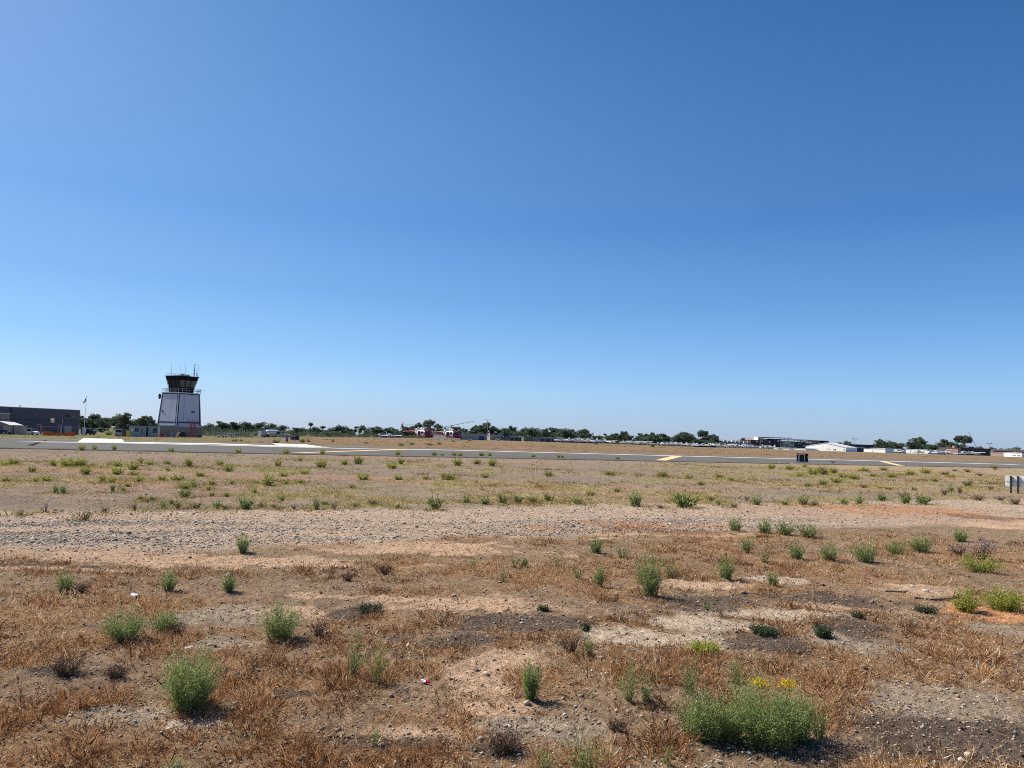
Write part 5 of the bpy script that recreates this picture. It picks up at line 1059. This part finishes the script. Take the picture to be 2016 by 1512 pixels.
# ------------------------------------------------------------------ tanker truck
def tanker():
    Y = 240; A = P(509, Y); t = thing('tanker_truck', 'white fuel tanker truck with a silver tank, cab to the right', 'truck', A, R(-3)); k = Y/F; U = lambda px: (px-509)*k
    mb = MB(); mb.box(U(512),U(571),.35,2.05,.65,.95); mb.build('chassis','dark_metal',t)
    mb = MB(); mb.box(U(509),U(515),0,2.4,.35,2.3,.08); mb.build('rear_cabinet','white_paint',t)
    mb = MB(); mb.box(U(515)+.01,U(522.5),.05,2.4,.9,2.45,.1); mb.build('hose_locker','pale_shed',t)
    mb = MB(); mb.tube((U(525),1.2,1.9),(U(543),1.2,1.9),.98,n=22); mb.sphere((U(525),1.2,1.9),.97,14,8); mb.sphere((U(543),1.2,1.9),.97,14,8); mb.build('tank','silver',t,smooth=False)
    mb = MB(); mb.box(U(530),U(542),-.02,2.42,.75,1.55,.05)
    for i in range(1,4): mb.box(U(530+3*i)-.03,U(530+3*i)+.03,-.05,-.021,.8,1.5)
    mb.build('side_locker','pale_shed',t)
    mb = MB(); mb.tube((U(526),.5,2.75),(U(542),.5,2.75),.04,n=5); mb.tube((U(534),1.2,2.8),(U(534),1.2,3.0),.3,n=10); mb.build('top_rail','galv',t)
    mb = MB(); mb.prism([(U(543.5),.6),(U(557),.6),(U(557),1.65),(U(553),2.45),(U(543.5),2.5)],.2,2.2); mb.build('cab','pale_shed',t)
    mb = MB(); mb.add([(U(553.3),.3,2.38),(U(557.05),.3,1.68),(U(557.05),2.1,1.68),(U(553.3),2.1,2.38),(U(553.35),.3,2.42),(U(557.3),.3,1.7),(U(557.3),2.1,1.7),(U(553.35),2.1,2.42)],[(0,3,2,1),(4,5,6,7),(0,1,5,4),(1,2,6,5),(2,3,7,6),(3,0,4,7)]); mb.build('windshield','glass',t)
    mb = MB(); mb.box(U(546),U(552),.16,.195,1.6,2.3); mb.build('side_window','glass',t)
    mb = MB(); mb.prism([(U(557)+.01,.75),(U(571),.75),(U(572),1.0),(U(570),1.55),(U(557)+.01,1.75)],.3,2.1); mb.build('hood','pale_shed',t)
    mb = MB(); mb.box(U(571),U(573.5),.15,2.25,.45,.8,.05); mb.build('bumper','aluminium',t)
    for s in (.2,2.2):
        for px in (566, 525, 518.5):
            y0, y1 = (s-.35,s) if s > 1 else (s-.15,s+.25); mb = MB(); mb.tube((U(px),y0,.5),(U(px),y1,.5),.5,n=16); o = mb.build('wheel','rubber',t)
            mb = MB(); mb.tube((U(px),y0-.02 if s<1 else y1+.001,.5),(U(px),y0-.003 if s<1 else y1+.02,.5),.25,n=10); mb.build('rim','aluminium',o)
    mb = MB(); mb.box(U(536),U(541),-.0,.5,.25,.7,.05); mb.build('step_tank','dark_metal',t)
    mb = MB(); mb.tube((U(545),-.05,1.6),(U(545.2),-.25,1.6),.03,n=5); mb.box(U(544.8),U(546),-.3,-.25,1.4,1.9); mb.build('mirror','dark_metal',t)
tanker()

# ------------------------------------------------------------------ signs beside the tarmac
def airsign(px, py, wpx, hpx, label, m_='black_paint', posts=(.15,.63,.97), lw=.06, pad=True, rz=0, leg=.15, back='aluminium', name='airfield_sign'):
    c = G(px, py); k = c[1]/F; w_, h_ = wpx*k, hpx*k; t = thing(name, label, 'sign', (c[0],c[1],float(GZ(c[0],c[1])[0])), rz, None)
    if pad: mb = MB(); mb.box(-w_*.95,w_*.62,-.35,.55,-.03,.05); mb.build('concrete_pad','concrete',t)
    mb = MB(); mb.box(-w_/2,w_/2,0,.16,h_*leg,h_); mb.box(-w_/2-.03,w_/2+.03,-.05,.2,h_+.002,h_+.05); mb.box(w_*.34,w_/2-.01,-.04,-.002,h_*leg+.04,h_-.04); mb.build('panel',m_,t)
    mb = MB(); mb.box(-w_/2+.03,w_/2-.06,-.05,-.004,h_*leg+.01,h_*leg+.09); mb.box(-w_/2+.03,w_/2-.4*w_,-.05,-.004,h_-.10,h_-.04); mb.build('frame_rail',back,t)
    for u in posts[:2]: mb = MB(); mb.box(-w_/2+u*w_-lw/2,-w_/2+u*w_+lw/2,-.1,-.051,0,h_-.02); mb.build('leg',back,t)
    if m_ == 'black_paint' and wpx > 15: mb = MB(); mb.box(w_*.38,w_*.43,-.06,-.041,h_*.66,h_*.76); mb.build('label_plate','light_trim',t)
    return t
airsign(1580,913.5,21.5,19.6,'black square sign box seen from behind on a concrete pad', lw=.09, name='distance_sign')
airsign(580,868,17,9.5,'wide low black sign seen from behind beyond the tarmac', posts=(.12,.5), pad=False)
airsign(564.5,872,4,13,'narrow dark upright sign left of the wide low black sign', posts=(.2,.8), pad=False, lw=.04)
def right_sign():
    c = G(1999.5, 970.5); Y = c[1]; k = Y/F; t = thing('guidance_sign', 'pale grey sign board on dark posts, cut by the right edge', 'sign', (P(1978,Y).x, Y, float(GZ(P(1978,Y).x,Y)[0])), R(-50))
    z0, z1_, L = 13*k, 34*k, 74*k
    pl = lambda b: [(b,z0),(L-b,z0),(L,z0+b),(L,z1_-b),(L-b,z1_),(b,z1_),(0,z1_-b),(0,z0+b)]
    mb = MB(); mb.prism(pl(.05),0,.10); mb.build('board','sign_back',t)
    mb = MB(); mb.box(.04,L-.04,-.014,-.002,z0+.42*(z1_-z0),z0+.42*(z1_-z0)+.02); mb.build('seam','aluminium',t)
    for u in (10.7,22.8,44,60): mb = MB(); mb.box(u*k-.035,u*k+.035,-.09,-.015,-.1,z1_-.01); mb.build('leg','dark_metal',t)
right_sign()

# ------------------------------------------------------------------ helicopters
def heli(px, Y, rz, label, tilt, rot_a, zoff=0):
    t = thing('helicopter', label, 'helicopter', P(px, Y)+Vector((0,0,zoff)), rz, 'red and white helicopters parked together')
    def loft(secs, nm, m_, par=t, n=14, p=2.6): mb = MB(); mb.loft([ellring(*s, n=n, p=p) for s in secs]); return mb.build(nm, m_, par, smooth=False)
    loft([(2.0,1.2,.65,2.55),(2.6,1.15,.62,2.3),(3.4,.95,.62,1.75),(4.1,.6,.72,1.35),(4.45,.2,.85,1.1)],'nose','deep_red')
    loft([(-.9,1.25,.75,2.7),(0,1.3,.6,2.75),(1.2,1.3,.6,2.75),(1.998,1.2,.65,2.6)],'cabin','white_paint')
    loft([(1.0,.8,2.6,2.85),(1.9,1.1,2.2,2.68),(2.6,1.02,2.0,2.42)],'cabin_roof','deep_red')
    loft([(-2.6,.35,1.8,2.4),(-1.8,.9,1.3,2.6),(-.9,1.2,.9,2.65)],'rear_fairing','white_paint')
    loft([(-2.6,.3,2.5,2.9),(-1.6,.6,2.55,3.35),(.2,.62,2.6,3.45),(1.0,.35,2.7,3.1)],'engine_cowling','white_paint')
    mb = MB(); mb.tube((-2.7,0,2.95),(-3.2,0,3.05),.22,.2,n=10); mb.build('exhaust','dark_metal',t)
    loft([(-7.9,.14,1.95,2.35),(-5,.26,1.75,2.45),(-2.55,.42,1.5,2.5)],'tail_boom','deep_red',p=2.2)
    mb = MB(); mb.prism([(-8.0,1.95),(-7.3,2.0),(-7.5,2.5),(-8.35,4.2),(-8.85,4.2),(-8.5,3.0)],-.07,.07); mb.build('tail_fin','deep_red',t)
    mb = MB(); mb.box(-6.4,-5.7,-1.4,1.4,2.0,2.06); mb.build('stabiliser','white_paint',t)
    mb = MB(); mb.box(-.88,1.9,-1.33,-1.29,.75,1.0); mb.box(-.88,1.9,1.29,1.33,.75,1.0); mb.build('stripe','deep_red',t)
    for s in (-1,1):
        mb = MB(); mb.box(-.5,.6,s*1.31-.02,s*1.31+.02,1.05,2.35); d = mb.build('sliding_door','deep_red' if s < 0 else 'white_paint',t)
        for x0, x1 in ((-.35,.05),(.12,.48)): mb = MB(); mb.box(x0,x1,s*1.34-.012,s*1.34+.012,1.6,2.2); mb.build('window','glass',d)
        mb = MB(); mb.box(.8,1.75,s*1.29-.02,s*1.29+.03,1.6,2.3); mb.build('cockpit_window','glass',t)
        mb = MB(); mb.add([(2.15,s*1.19,1.65),(3.0,s*1.10,1.5),(2.75,s*1.08,2.1),(2.15,s*1.17,2.35)],[(0,1,2,3)]); mb.add([(2.15,s*1.22,1.65),(3.0,s*1.13,1.5),(2.75,s*1.11,2.1),(2.15,s*1.2,2.35)],[(0,1,2,3)]); mb.build('side_glazing','glass',t)
        mb = MB(); mb.tube((-1.4,s*1.25,.06),(2.9,s*1.25,.06),.06); mb.tube((2.9,s*1.25,.06),(3.3,s*1.25,.25),.06); mb.build('skid','dark_metal',t)
    mb = MB(); mb.add([(2.66,-.9,2.2),(2.66,.9,2.2),(3.5,.7,1.62),(3.5,-.7,1.62),(2.7,-.9,2.26),(2.7,.9,2.26),(3.56,.7,1.66),(3.56,-.7,1.66)],[(0,1,2,3),(7,6,5,4),(0,4,5,1),(1,5,6,2),(2,6,7,3),(3,7,4,0)]); mb.build('windshield','glass',t)
    for x in (-.6,1.8):
        mb = MB(); mb.tube((x,-1.25,.06),(x,-.6,.7),.045,n=6); mb.tube((x,1.25,.06),(x,.6,.7),.045,n=6); mb.build('cross_tube','dark_metal',t)
    mb = MB(); mb.tube((.2,0,3.4),(.2,0,4.15),.11,.08,n=8); mb.box(.0,.4,-.25,.25,4.0,4.12); mb.build('rotor_mast','dark_metal',t)
    Q = Matrix.Translation((.2,0,4.2)) @ Matrix.Rotation(rot_a-rz,4,'Z') @ Matrix.Rotation(-tilt,4,'Y')
    hub = MB(); hub.M = Q; hub.box(-.6,.6,-.12,.12,-.08,.08,.03); hub.build('rotor_hub','dark_metal',t)
    for s in (-1,1):
        mb = MB(); mb.M = Q; mb.loft([[(s*.6,-.1,0),(s*.6,.1,0),(s*.6,.1,.05),(s*.6,-.1,.05)],[(s*1.4,-.27,0),(s*1.4,.27,0),(s*1.4,.27,.06),(s*1.4,-.27,.06)],[(s*7.2,-.27,-.05),(s*7.2,.27,-.05),(s*7.2,.27,0),(s*7.2,-.27,0)]]); mb.build('rotor_blade','light_trim' if tilt < .1 else 'dark_metal',t)
    mb = MB(); mb.M = Matrix.Translation((-8.45,-.16,3.85)) @ Matrix.Rotation(.5,4,'Y'); mb.box(-.09,.09,-.03,0,-1.25,1.25); mb.tube((0,-.05,0),(0,.14,0),.1); mb.build('tail_rotor','dark_metal',t)
    return t
heli(831, 226, R(-38), 'left helicopter, red tail boom raised high behind a white engine cowling', R(1), R(-20))
heli(887, 226, R(-38), 'right helicopter, nose out to the right with one rotor blade tilted up', R(12), R(-18), .0)

# ------------------------------------------------------------------ hangars and sheds in the distance
bldg('blue_hangar', 'low dark blue hangar left of the helicopters', 749, 330, 790, 332, 853.6, 12, 'blue_steel', 'grey_steel', [('slide_door',.06,.46,0,.86,'dark_door'),('slide_door',.54,.95,0,.86,'dark_door')], 'hangar')
bldg('beige_hangar', 'beige metal hangar right of the helicopters', 905, 290, 958, 300, 853.4, 16, 'beige_steel', 'grey_steel', [('slide_door',.70,.92,0,.72,'blue_steel'),('door',.5,.53,0,.4,'dark_door')], 'hangar')
bldg('tan_shed', 'small tan flat-roofed building right of the lamp mast', 965, 360, 991, 362, 857, 8, 'tan_block', 'light_trim', [('window',.35,.85,.15,.45,'light_trim')])
bldg('blue_shed', 'small dark blue box building left of the long sheds', 991.5, 358, 1002, 358, 858.2, 7, 'blue_steel', 'navy_trim', [('door',.4,.7,0,.7,'dark_door')])
bldg('long_shed', 'first long low shed with a bright roof edge', 1002.5, 366, 1031, 368, 859.4, 9, 'grey_steel', 'light_trim', [('slide_door',.05,.3,0,.75,'dark_door'),('slide_door',.38,.62,0,.75,'dark_door'),('slide_door',.70,.95,0,.75,'dark_door')], 'shed', over=.5)
bldg('green_shed', 'dull green shed between the two bright-edged sheds', 1031.5, 362, 1061, 364, 859.6, 9, 'green_steel', 'green_steel', [('slide_door',.62,.94,0,.8,'grey_steel')], 'shed')
bldg('long_shed', 'longest low shed with a bright roof edge behind white planes', 1061.5, 370, 1179, 376, 861.2, 9, 'grey_steel', 'light_trim', [('slide_door',i/10+.01,i/10+.09,0,.75,'dark_door' if i%3 else 'blue_steel') for i in range(10)], 'shed', over=.6)
bldg('tree_screened_building', 'dark two-storey building half hidden by trees', 1200, 560, 1236, 562, 860.6, 14, 'apt_dark', 'apt_grey', [('window',.04+.16*i,.04+.16*i+.1,.55,.8,'glass') for i in range(6)]+[('window',.04+.16*i,.04+.16*i+.1,.15,.4,'glass') for i in range(6)])
bldg('canopy_shelter', 'white-roofed open shelter behind the row of planes', 1377, 430, 1409, 432, 877.2, 8, 'apt_dark', 'white_paint', [], 'shelter', over=1.0)
# apartments with stacks of cream balconies
def apartments():
    A, rz, L = face(1416, 610, 1478, 615); h = ztop(1416, 868, 610)-A.z; t = thing('apartment_block', 'cream and grey apartment block with stacked balconies left of the long complex', 'building', A, rz)
    mb = MB(); mb.box(0,L,1.5,16,-.5,h); mb.build('wall','apt_grey',t); n = 8
    for i in range(n):
        x = L*(i+.2)/n; mb = MB(); mb.box(x,x+L*.55/n,0,1.49,-.3,h+(.8 if i%2 else .2)); mb.build('bay','apt_cream' if i % 3 else 'white_paint',t)
        for j in range(3):
            z = h*(.12+.3*j); mb = MB(); mb.box(x+.3,x+L*.55/n-.3,-.05,-.003,z,z+h*.17); mb.build('window','glass',t)
            mb = MB(); mb.box(x+L*.6/n,x+L*.95/n,.3,1.48,z-.2,z-.05); mb.box(x+L*.6/n,x+L*.95/n,.3,.36,z-.05,z+.9); mb.build('balcony','apt_cream',t)
    for i in range(0,n,2): mb = MB(); mb.box(L*(i+.1)/n,L*(i+.85)/n,-.4,3,h+.85,h+1.0); mb.build('bay_roof','apt_dark',t)
apartments()
def complex_():
    A, rz, L = face(1478, 640, 1632, 660); h = ztop(1478, 866, 640)-A.z; t = thing('office_complex', 'long dark multi-storey complex with thin flat roof canopies', 'building', A, rz)
    segs = [(0,.10,1.0,'apt_dark',0),(.10,.165,1.25,'pink_stucco',1.5),(.165,.26,1.05,'apt_grey',0),(.26,.36,1.22,'apt_dark',-1),(.36,.55,1.0,'apt_cream',0),(.55,.72,.95,'apt_grey',2),(.72,.86,.85,'apt_cream',3),(.86,.95,.95,'apt_dark',2),(.95,1.,1.15,'apt_grey',0)]
    for u0,u1,f_,m_,y in segs:
        mb = MB(); mb.box(L*u0+.02,L*u1-.02,y,y+18,-.5,h*f_); w_ = mb.build('wall',m_,t)
        n = max(2,int((u1-u0)*L/4))
        for i in range(n):
            for j in range(3):
                x = L*(u0+(u1-u0)*(i+.25)/n); mb = MB(); mb.box(x,x+L*(u1-u0)/n*.5,y-.06,y-.003,h*f_*(.14+.29*j),h*f_*(.14+.29*j+.15)); mb.build('window','glass' if (i+j)%3 else 'light_trim',t)
    for u0,u1,z in ((.10,.30,1.32),(.32,.50,1.34),(.37,.66,1.13),(.58,.76,1.18),(.66,.92,1.02),(.78,.97,1.14)):
        mb = MB(); mb.box(L*u0,L*u1,-2,8,h*z,h*z+.5); mb.build('roof_canopy','apt_dark',t)
        mb = MB(); [mb.tube((L*(u0+(u1-u0)*q),1.0,h*.8),(L*(u0+(u1-u0)*q),1.0,h*z-.01),.15,n=5) for q in (.08,.35,.65,.92)]; mb.build('canopy_posts','apt_grey',t)
    mb = MB(); mb.box(L*.085,L*.10,-.5,6,h*1.0,h*1.42); mb.build('stair_tower','white_paint',t)
complex_()
bldg('low_offices', 'low dark roofs of offices right of the long complex', 1636, 720, 1735, 735, 873.5, 14, 'apt_dark', 'apt_grey', [('window',.03+.08*i,.03+.08*i+.05,.3,.7,'glass') for i in range(12)])
# white hangar row
ops = [('slide_door',.15,.30,0,.72,'grey_steel'),('slide_door',.50,.66,0,.72,'grey_steel')]
bldg('white_hangar', 'long low white hangar with two grey doors, left of the gabled one', 1523, 482, 1586, 461, 881.2, 10, 'white_paint', 'light_trim', ops, 'hangar')
bldg('gabled_hangar', 'big white hangar with a gabled roof and small dark windows', 1586, 474, 1665, 449, 878.8, 10, 'white_paint', 'light_trim',
  [('window',.20,.225,.45,.56,'glass'),('window',.54,.565,.50,.62,'glass'),('window',.60,.625,.50,.62,'glass'),('window',.70,.73,.40,.52,'glass'),('door',.74,.765,.28,.60,'black_paint'),('door',.06,.075,0,.3,'dark_door'),('door',.33,.35,0,.14,'dark_door'),('window',.95,.975,.45,.58,'glass')], 'hangar', gable=2.4)
bldg('dark_door_hangar', 'white-roofed hangar with one wide dark door, right of the gabled one', 1665.5, 462, 1700, 464, 880.4, 14, 'dark_door', 'white_paint', [('slide_door',.03,.97,0,.9,'dark_door')], 'hangar', over=.4)
bldg('white_hangar', 'plain white hangar in the middle of the hangar row', 1700.5, 480, 1743, 465, 882.6, 9, 'white_paint', 'grey_steel', [('slide_door',.4,.42,0,.6,'light_trim')], 'hangar')
bldg('green_door_hangar', 'white-roofed hangar with wide grey-green doors', 1743.5, 468, 1783, 470, 883.2, 14, 'grey_steel', 'white_paint', [('slide_door',.03,.97,0,.86,'shade_green')], 'hangar', over=.4)
bldg('white_hangar', 'wide white hangar below the first tree group at right', 1783.5, 492, 1826, 477, 884.6, 9, 'white_paint', 'light_trim', [('slide_door',.1,.45,0,.7,'light_trim'),('slide_door',.52,.9,0,.7,'light_trim')], 'hangar')
bldg('open_hangar', 'white-roofed hangar with a dark open front left of the pink building', 1826.5, 482, 1862, 486, 886.2, 12, 'dark_door', 'white_paint', [('slide_door',.05,.5,0,.8,'shade_green')], 'hangar', over=.3)
t, L, h = bldg('pink_building', 'pink and red two-storey building joined to the dark arched one', 1862, 504, 1885.5, 498, 881.8, 12, 'pink_stucco', 'tan_block', [('window',.1,.5,.7,.82,'light_trim'),('window',.1,.3,.15,.4,'black_paint'),('window',.5,.62,.15,.4,'red_paint'),('window',.75,.9,.15,.4,'red_paint')])
mb = MB(); mb.box(L*.5,L*.7,.5,4,h+.2,h+1.6); mb.build('chimney','pink_stucco',t)
t, L, h = bldg('arched_building', 'dark two-storey building with a row of arched windows', 1886, 500, 1950, 506, 881.8, 16, 'dark_brown_wall', None, [('window',.08,.20,.42,.72,'black_paint')], cap='dark_brown_wall')
for i in range(8):
    if i == 5: continue
    x = L*(.25+.09*i); w_ = L*.055; mb = MB(); poly = [(x,h*.36),(x+w_,h*.36),(x+w_,h*.62)]+[(x+w_/2+w_/2*math.cos(a),h*.62+h*.14*math.sin(a)) for a in np.linspace(.3,2.8,6)]+[(x,h*.62)]
    mb.prism(poly,-.12,-.005); mb.build('arched_window','black_paint',t)
mb = MB(); mb.box(L*.45,L*.62,3,6,h+.01,h+1.2); mb.build('roof_unit','apt_grey',t); mb = MB(); mb.box(L*.0,L,-.35,-.0,h*.86,h*.92); mb.build('cornice','apt_dark',t)
bldg('peach_building', 'pale peach building with a long window band at the far right', 1951, 585, 2050, 566, 884.4, 12, 'peach_wall', 'light_trim', [('window',.05,.45,.62,.78,'apt_dark'),('window',.5,.95,.62,.78,'apt_dark')])
bldg('pale_wall_building', 'pale low building in front of the peach one', 1951, 530, 1992, 520, 890.2, 8, 'peach_wall', 'white_paint', [])
bldg('white_warehouse', 'bright white warehouse with two dark slots at the far right', 1976, 452, 2012, 440, 890.8, 9, 'white_paint', 'light_trim', [('window',.5,.68,.34,.5,'grey_steel'),('window',.76,.94,.34,.5,'grey_steel')], 'warehouse')
bldg('white_wall_block', 'plain white block cut by the right edge', 2012.5, 444, 2040, 438, 893, 8, 'light_trim', 'light_trim', [])

# masts, lamps, crane
def mast(px, Y, py, r, label, kind='lamp'):
    c = P(px, Y); h = ztop(px+1, py, Y)-c.z; t = thing('lamp_mast' if kind == 'lamp' else 'antenna_mast', label, 'mast', c)
    mb = MB(); mb.tube((0,0,0),(0,0,h),r*1.3,r,n=7); mb.build('pole','aluminium' if Y < 400 else 'grey_steel',t)
    if kind == 'lamp':
        for s in (-1,1): mb = MB(); mb.tube((0,0,h-.1),(s*r*9,0,h+.05),r*.6,n=5); mb.box(min(s*r*6,s*r*13),max(s*r*6,s*r*13),-r*2,r*2,h+.0,h+r*3); mb.build('lamp_head','light_trim' if Y < 400 else 'apt_grey',t)
    else:
        mb = MB(); [mb.tube((-r*6,0,h*(.7+.09*i)),(r*6,0,h*(.7+.09*i)),r*.5,n=5) for i in range(3)]; mb.build('crossbars','grey_steel',t)
mast(958.6, 300, 827, .08, 'tall pale lamp mast right of the beige hangar')
mast(1167, 420, 848, .10, 'thin antenna mast above the end of the longest shed', 'ant')
mast(1683, 620, 864.5, .16, 'thin lamp mast above the gabled hangar'); mast(1748, 640, 867, .14, 'thin lamp mast in front of the dense tree group'); mast(1948, 600, 873.5, .16, 'thin lamp mast right of the dark arched building')
mast(1251, 480, 864, .22, 'thick white pole among trees behind the planes', 'ant')
def crane():
    Y = 640; c = P(1922, Y); t = thing('crane', 'thin leaning crane boom rising behind the arched building', 'crane', c); k = Y/F
    mb = MB(); mb.box(-3,4,-1.2,1.2,.8,2.6,.2); mb.build('carrier','yellow_paint',t); mb = MB(); mb.box(-1,2,-1.1,1.1,2.61,5.0,.2); mb.build('cab','apt_grey',t)
    tip = Vector(((1910-1922)*k-1.0, 0, ztop(1912,851,Y)-c.z)); b = Vector((1.0,0,5)); mb = MB()
    for a in ((-.4,-.4),(.4,-.4),(-.4,.4),(.4,.4)): mb.tube(b+Vector((a[0],a[1],0)), tip+Vector((a[0]*.3,a[1]*.3,0)), .06, .045, 5)
    for i in range(22):
        u, v = i/22, (i+1)/22; s = 1 if i%2 else -1; A_, B_ = b.lerp(tip,u), b.lerp(tip,v); q = .4-.25*u; mb.tube(A_+Vector((s*q,-q,0)), B_+Vector((-s*q,-q,0)), .035, n=4)
    mb.build('boom','galv',t)
    for x in (-2,0,3): 
        mb = MB(); mb.tube((x,-1.4,.7),(x,1.4,.7),.7,n=12); mb.build('wheel','rubber',t)
crane()

# ------------------------------------------------------------------ light aircraft
def plane_proto(seed, low):
    r = random.Random(seed); t = thing('light_aircraft', 'x', 'airplane', (0,0,0), 0, 'small white planes parked on the far apron'); W = 'white_paint'
    mb = MB(); mb.loft([ellring(x,hw,zb,zt,n=10) for x,hw,zb,zt in ((-4.3,.08,1.15,1.35),(-2.5,.28,.9,1.5),(-.6,.52,.62,1.75),(.4,.56,.6,1.85),(1.3,.52,.6,1.55),(2.5,.42,.65,1.3),(2.9,.2,.8,1.15))]); mb.build('fuselage',W,t)
    mb = MB(); z = .72 if low else 1.88; mb.loft([[(x0,y,z_),(x1,y,z_),(x1-.2,y,z_+.13),(x0+.3,y,z_+.16)] for y,x0,x1,z_ in ((-5.2,-.35,.65,z+(.35 if low else .1)),(0,-.6,.95,z),(5.2,-.35,.65,z+(.35 if low else .1)))]); mb.build('wing',W,t)
    mb = MB(); mb.prism([(-4.35,1.25),(-3.2,1.4),(-3.9,2.55),(-4.5,2.6)],-.05,.05); mb.build('tail_fin',W,t)
    mb = MB(); mb.box(-4.4,-3.6,-1.6,1.6,1.32,1.38); mb.build('stabiliser',W,t)
    mb = MB(); mb.loft([[(-.5,-.5,1.45),(.95,-.5,1.45),(.95,.5,1.45),(-.5,.5,1.45)],[(-.2,-.4,1.86),(.55,-.4,1.86),(.55,.4,1.86),(-.2,.4,1.86)]]); mb.build('canopy','glass',t)
    for x, y in ((-.1,-1.2),(-.1,1.2),(2.1,0)):
        mb = MB(); mb.tube((x,y,.25),(x,y*.45,.8),.05,n=5); g = mb.build('gear_leg',W,t); mb = MB(); mb.tube((x,y-.07,.22),(x,y+.07,.22),.22,n=10); mb.build('wheel','rubber',g)
    mb = MB(); mb.M = Matrix.Translation((2.95,0,.98)) @ Matrix.Rotation(r.uniform(0,3),4,'X'); mb.box(0,.05,-.08,.08,-.9,.9); mb.sphere((.02,0,0),.14,8,5); mb.build('propeller','dark_metal',t)
    return t
PL = [plane_proto(1,False), plane_proto(2,True), plane_proto(3,False)]
GRP = [('in front of the longest shed', 352, [(1103,0),(1122,1),(1141,0),(1158,2),(1172,1)]),
 ('in the left half of the crowded row', 455, [(1204,2),(1229,1),(1240,0),(1252,1),(1266,0),(1276,2),(1296,1),(1306,0),(1316,1),(1326,2),(1336,0),(1345,1)]),
 ('in the right half of the crowded row', 440, [(1355,0),(1364,2),(1373,1),(1384,0),(1396,1),(1407,2),(1418,0),(1430,1),(1441,2),(1452,0),(1463,1),(1474,0),(1486,2),(1499,1),(1511,0)]),
 ('in front of the right-hand hangars', 435, [(1768,0),(1779,1),(1808,2),(1829,1),(1846,0),(1855,2),(1876,1),(1899,0),(1923,2)]),
 ('by the blue hangar', 318, [(768,1)])]
pr = random.Random(12); first = [True]*3
for where, Y, lst in GRP:
    for k, (px, v) in enumerate(lst):
        lb = ordl(k, 'white light aircraft', where) if len(lst) > 1 else 'lone white light aircraft parked by the blue hangar'
        rz = pr.choice((.2,.5,2.6,2.9,-.5,1.2,3.5))+pr.uniform(-.25,.25) if where != 'in front of the longest shed' else 3.0+pr.uniform(-.35,.35)-math.pi*0
        q = P(px, Y*pr.uniform(.97,1.02)); o = PL[v] if first[v] else dup(PL[v], q, rz, lb)
        o.location = q; o.rotation_euler = (0,0,rz); o['label'] = lb; first[v] = False
a = dup(PL[1], (0,0,0), R(20), 'tiny dark aircraft high in the sky right of centre'); Y = 1900; p = P(1267, Y); a.location = (p.x, Y, ztop(1267,682,Y)); a['group'] = 'small aircraft in flight'; a.rotation_euler = (0,R(-4),R(175))
a = dup(PL[0], (0,0,0), R(20), 'tiny white aircraft low in the sky at right'); Y = 2300; p = P(1587, Y); a.location = (p.x, Y, ztop(1587,722,Y)); a['group'] = 'small aircraft in flight'; a.rotation_euler = (0,R(-3),R(60))
print('verts', sum(len(m.vertices) for m in bpy.data.meshes))
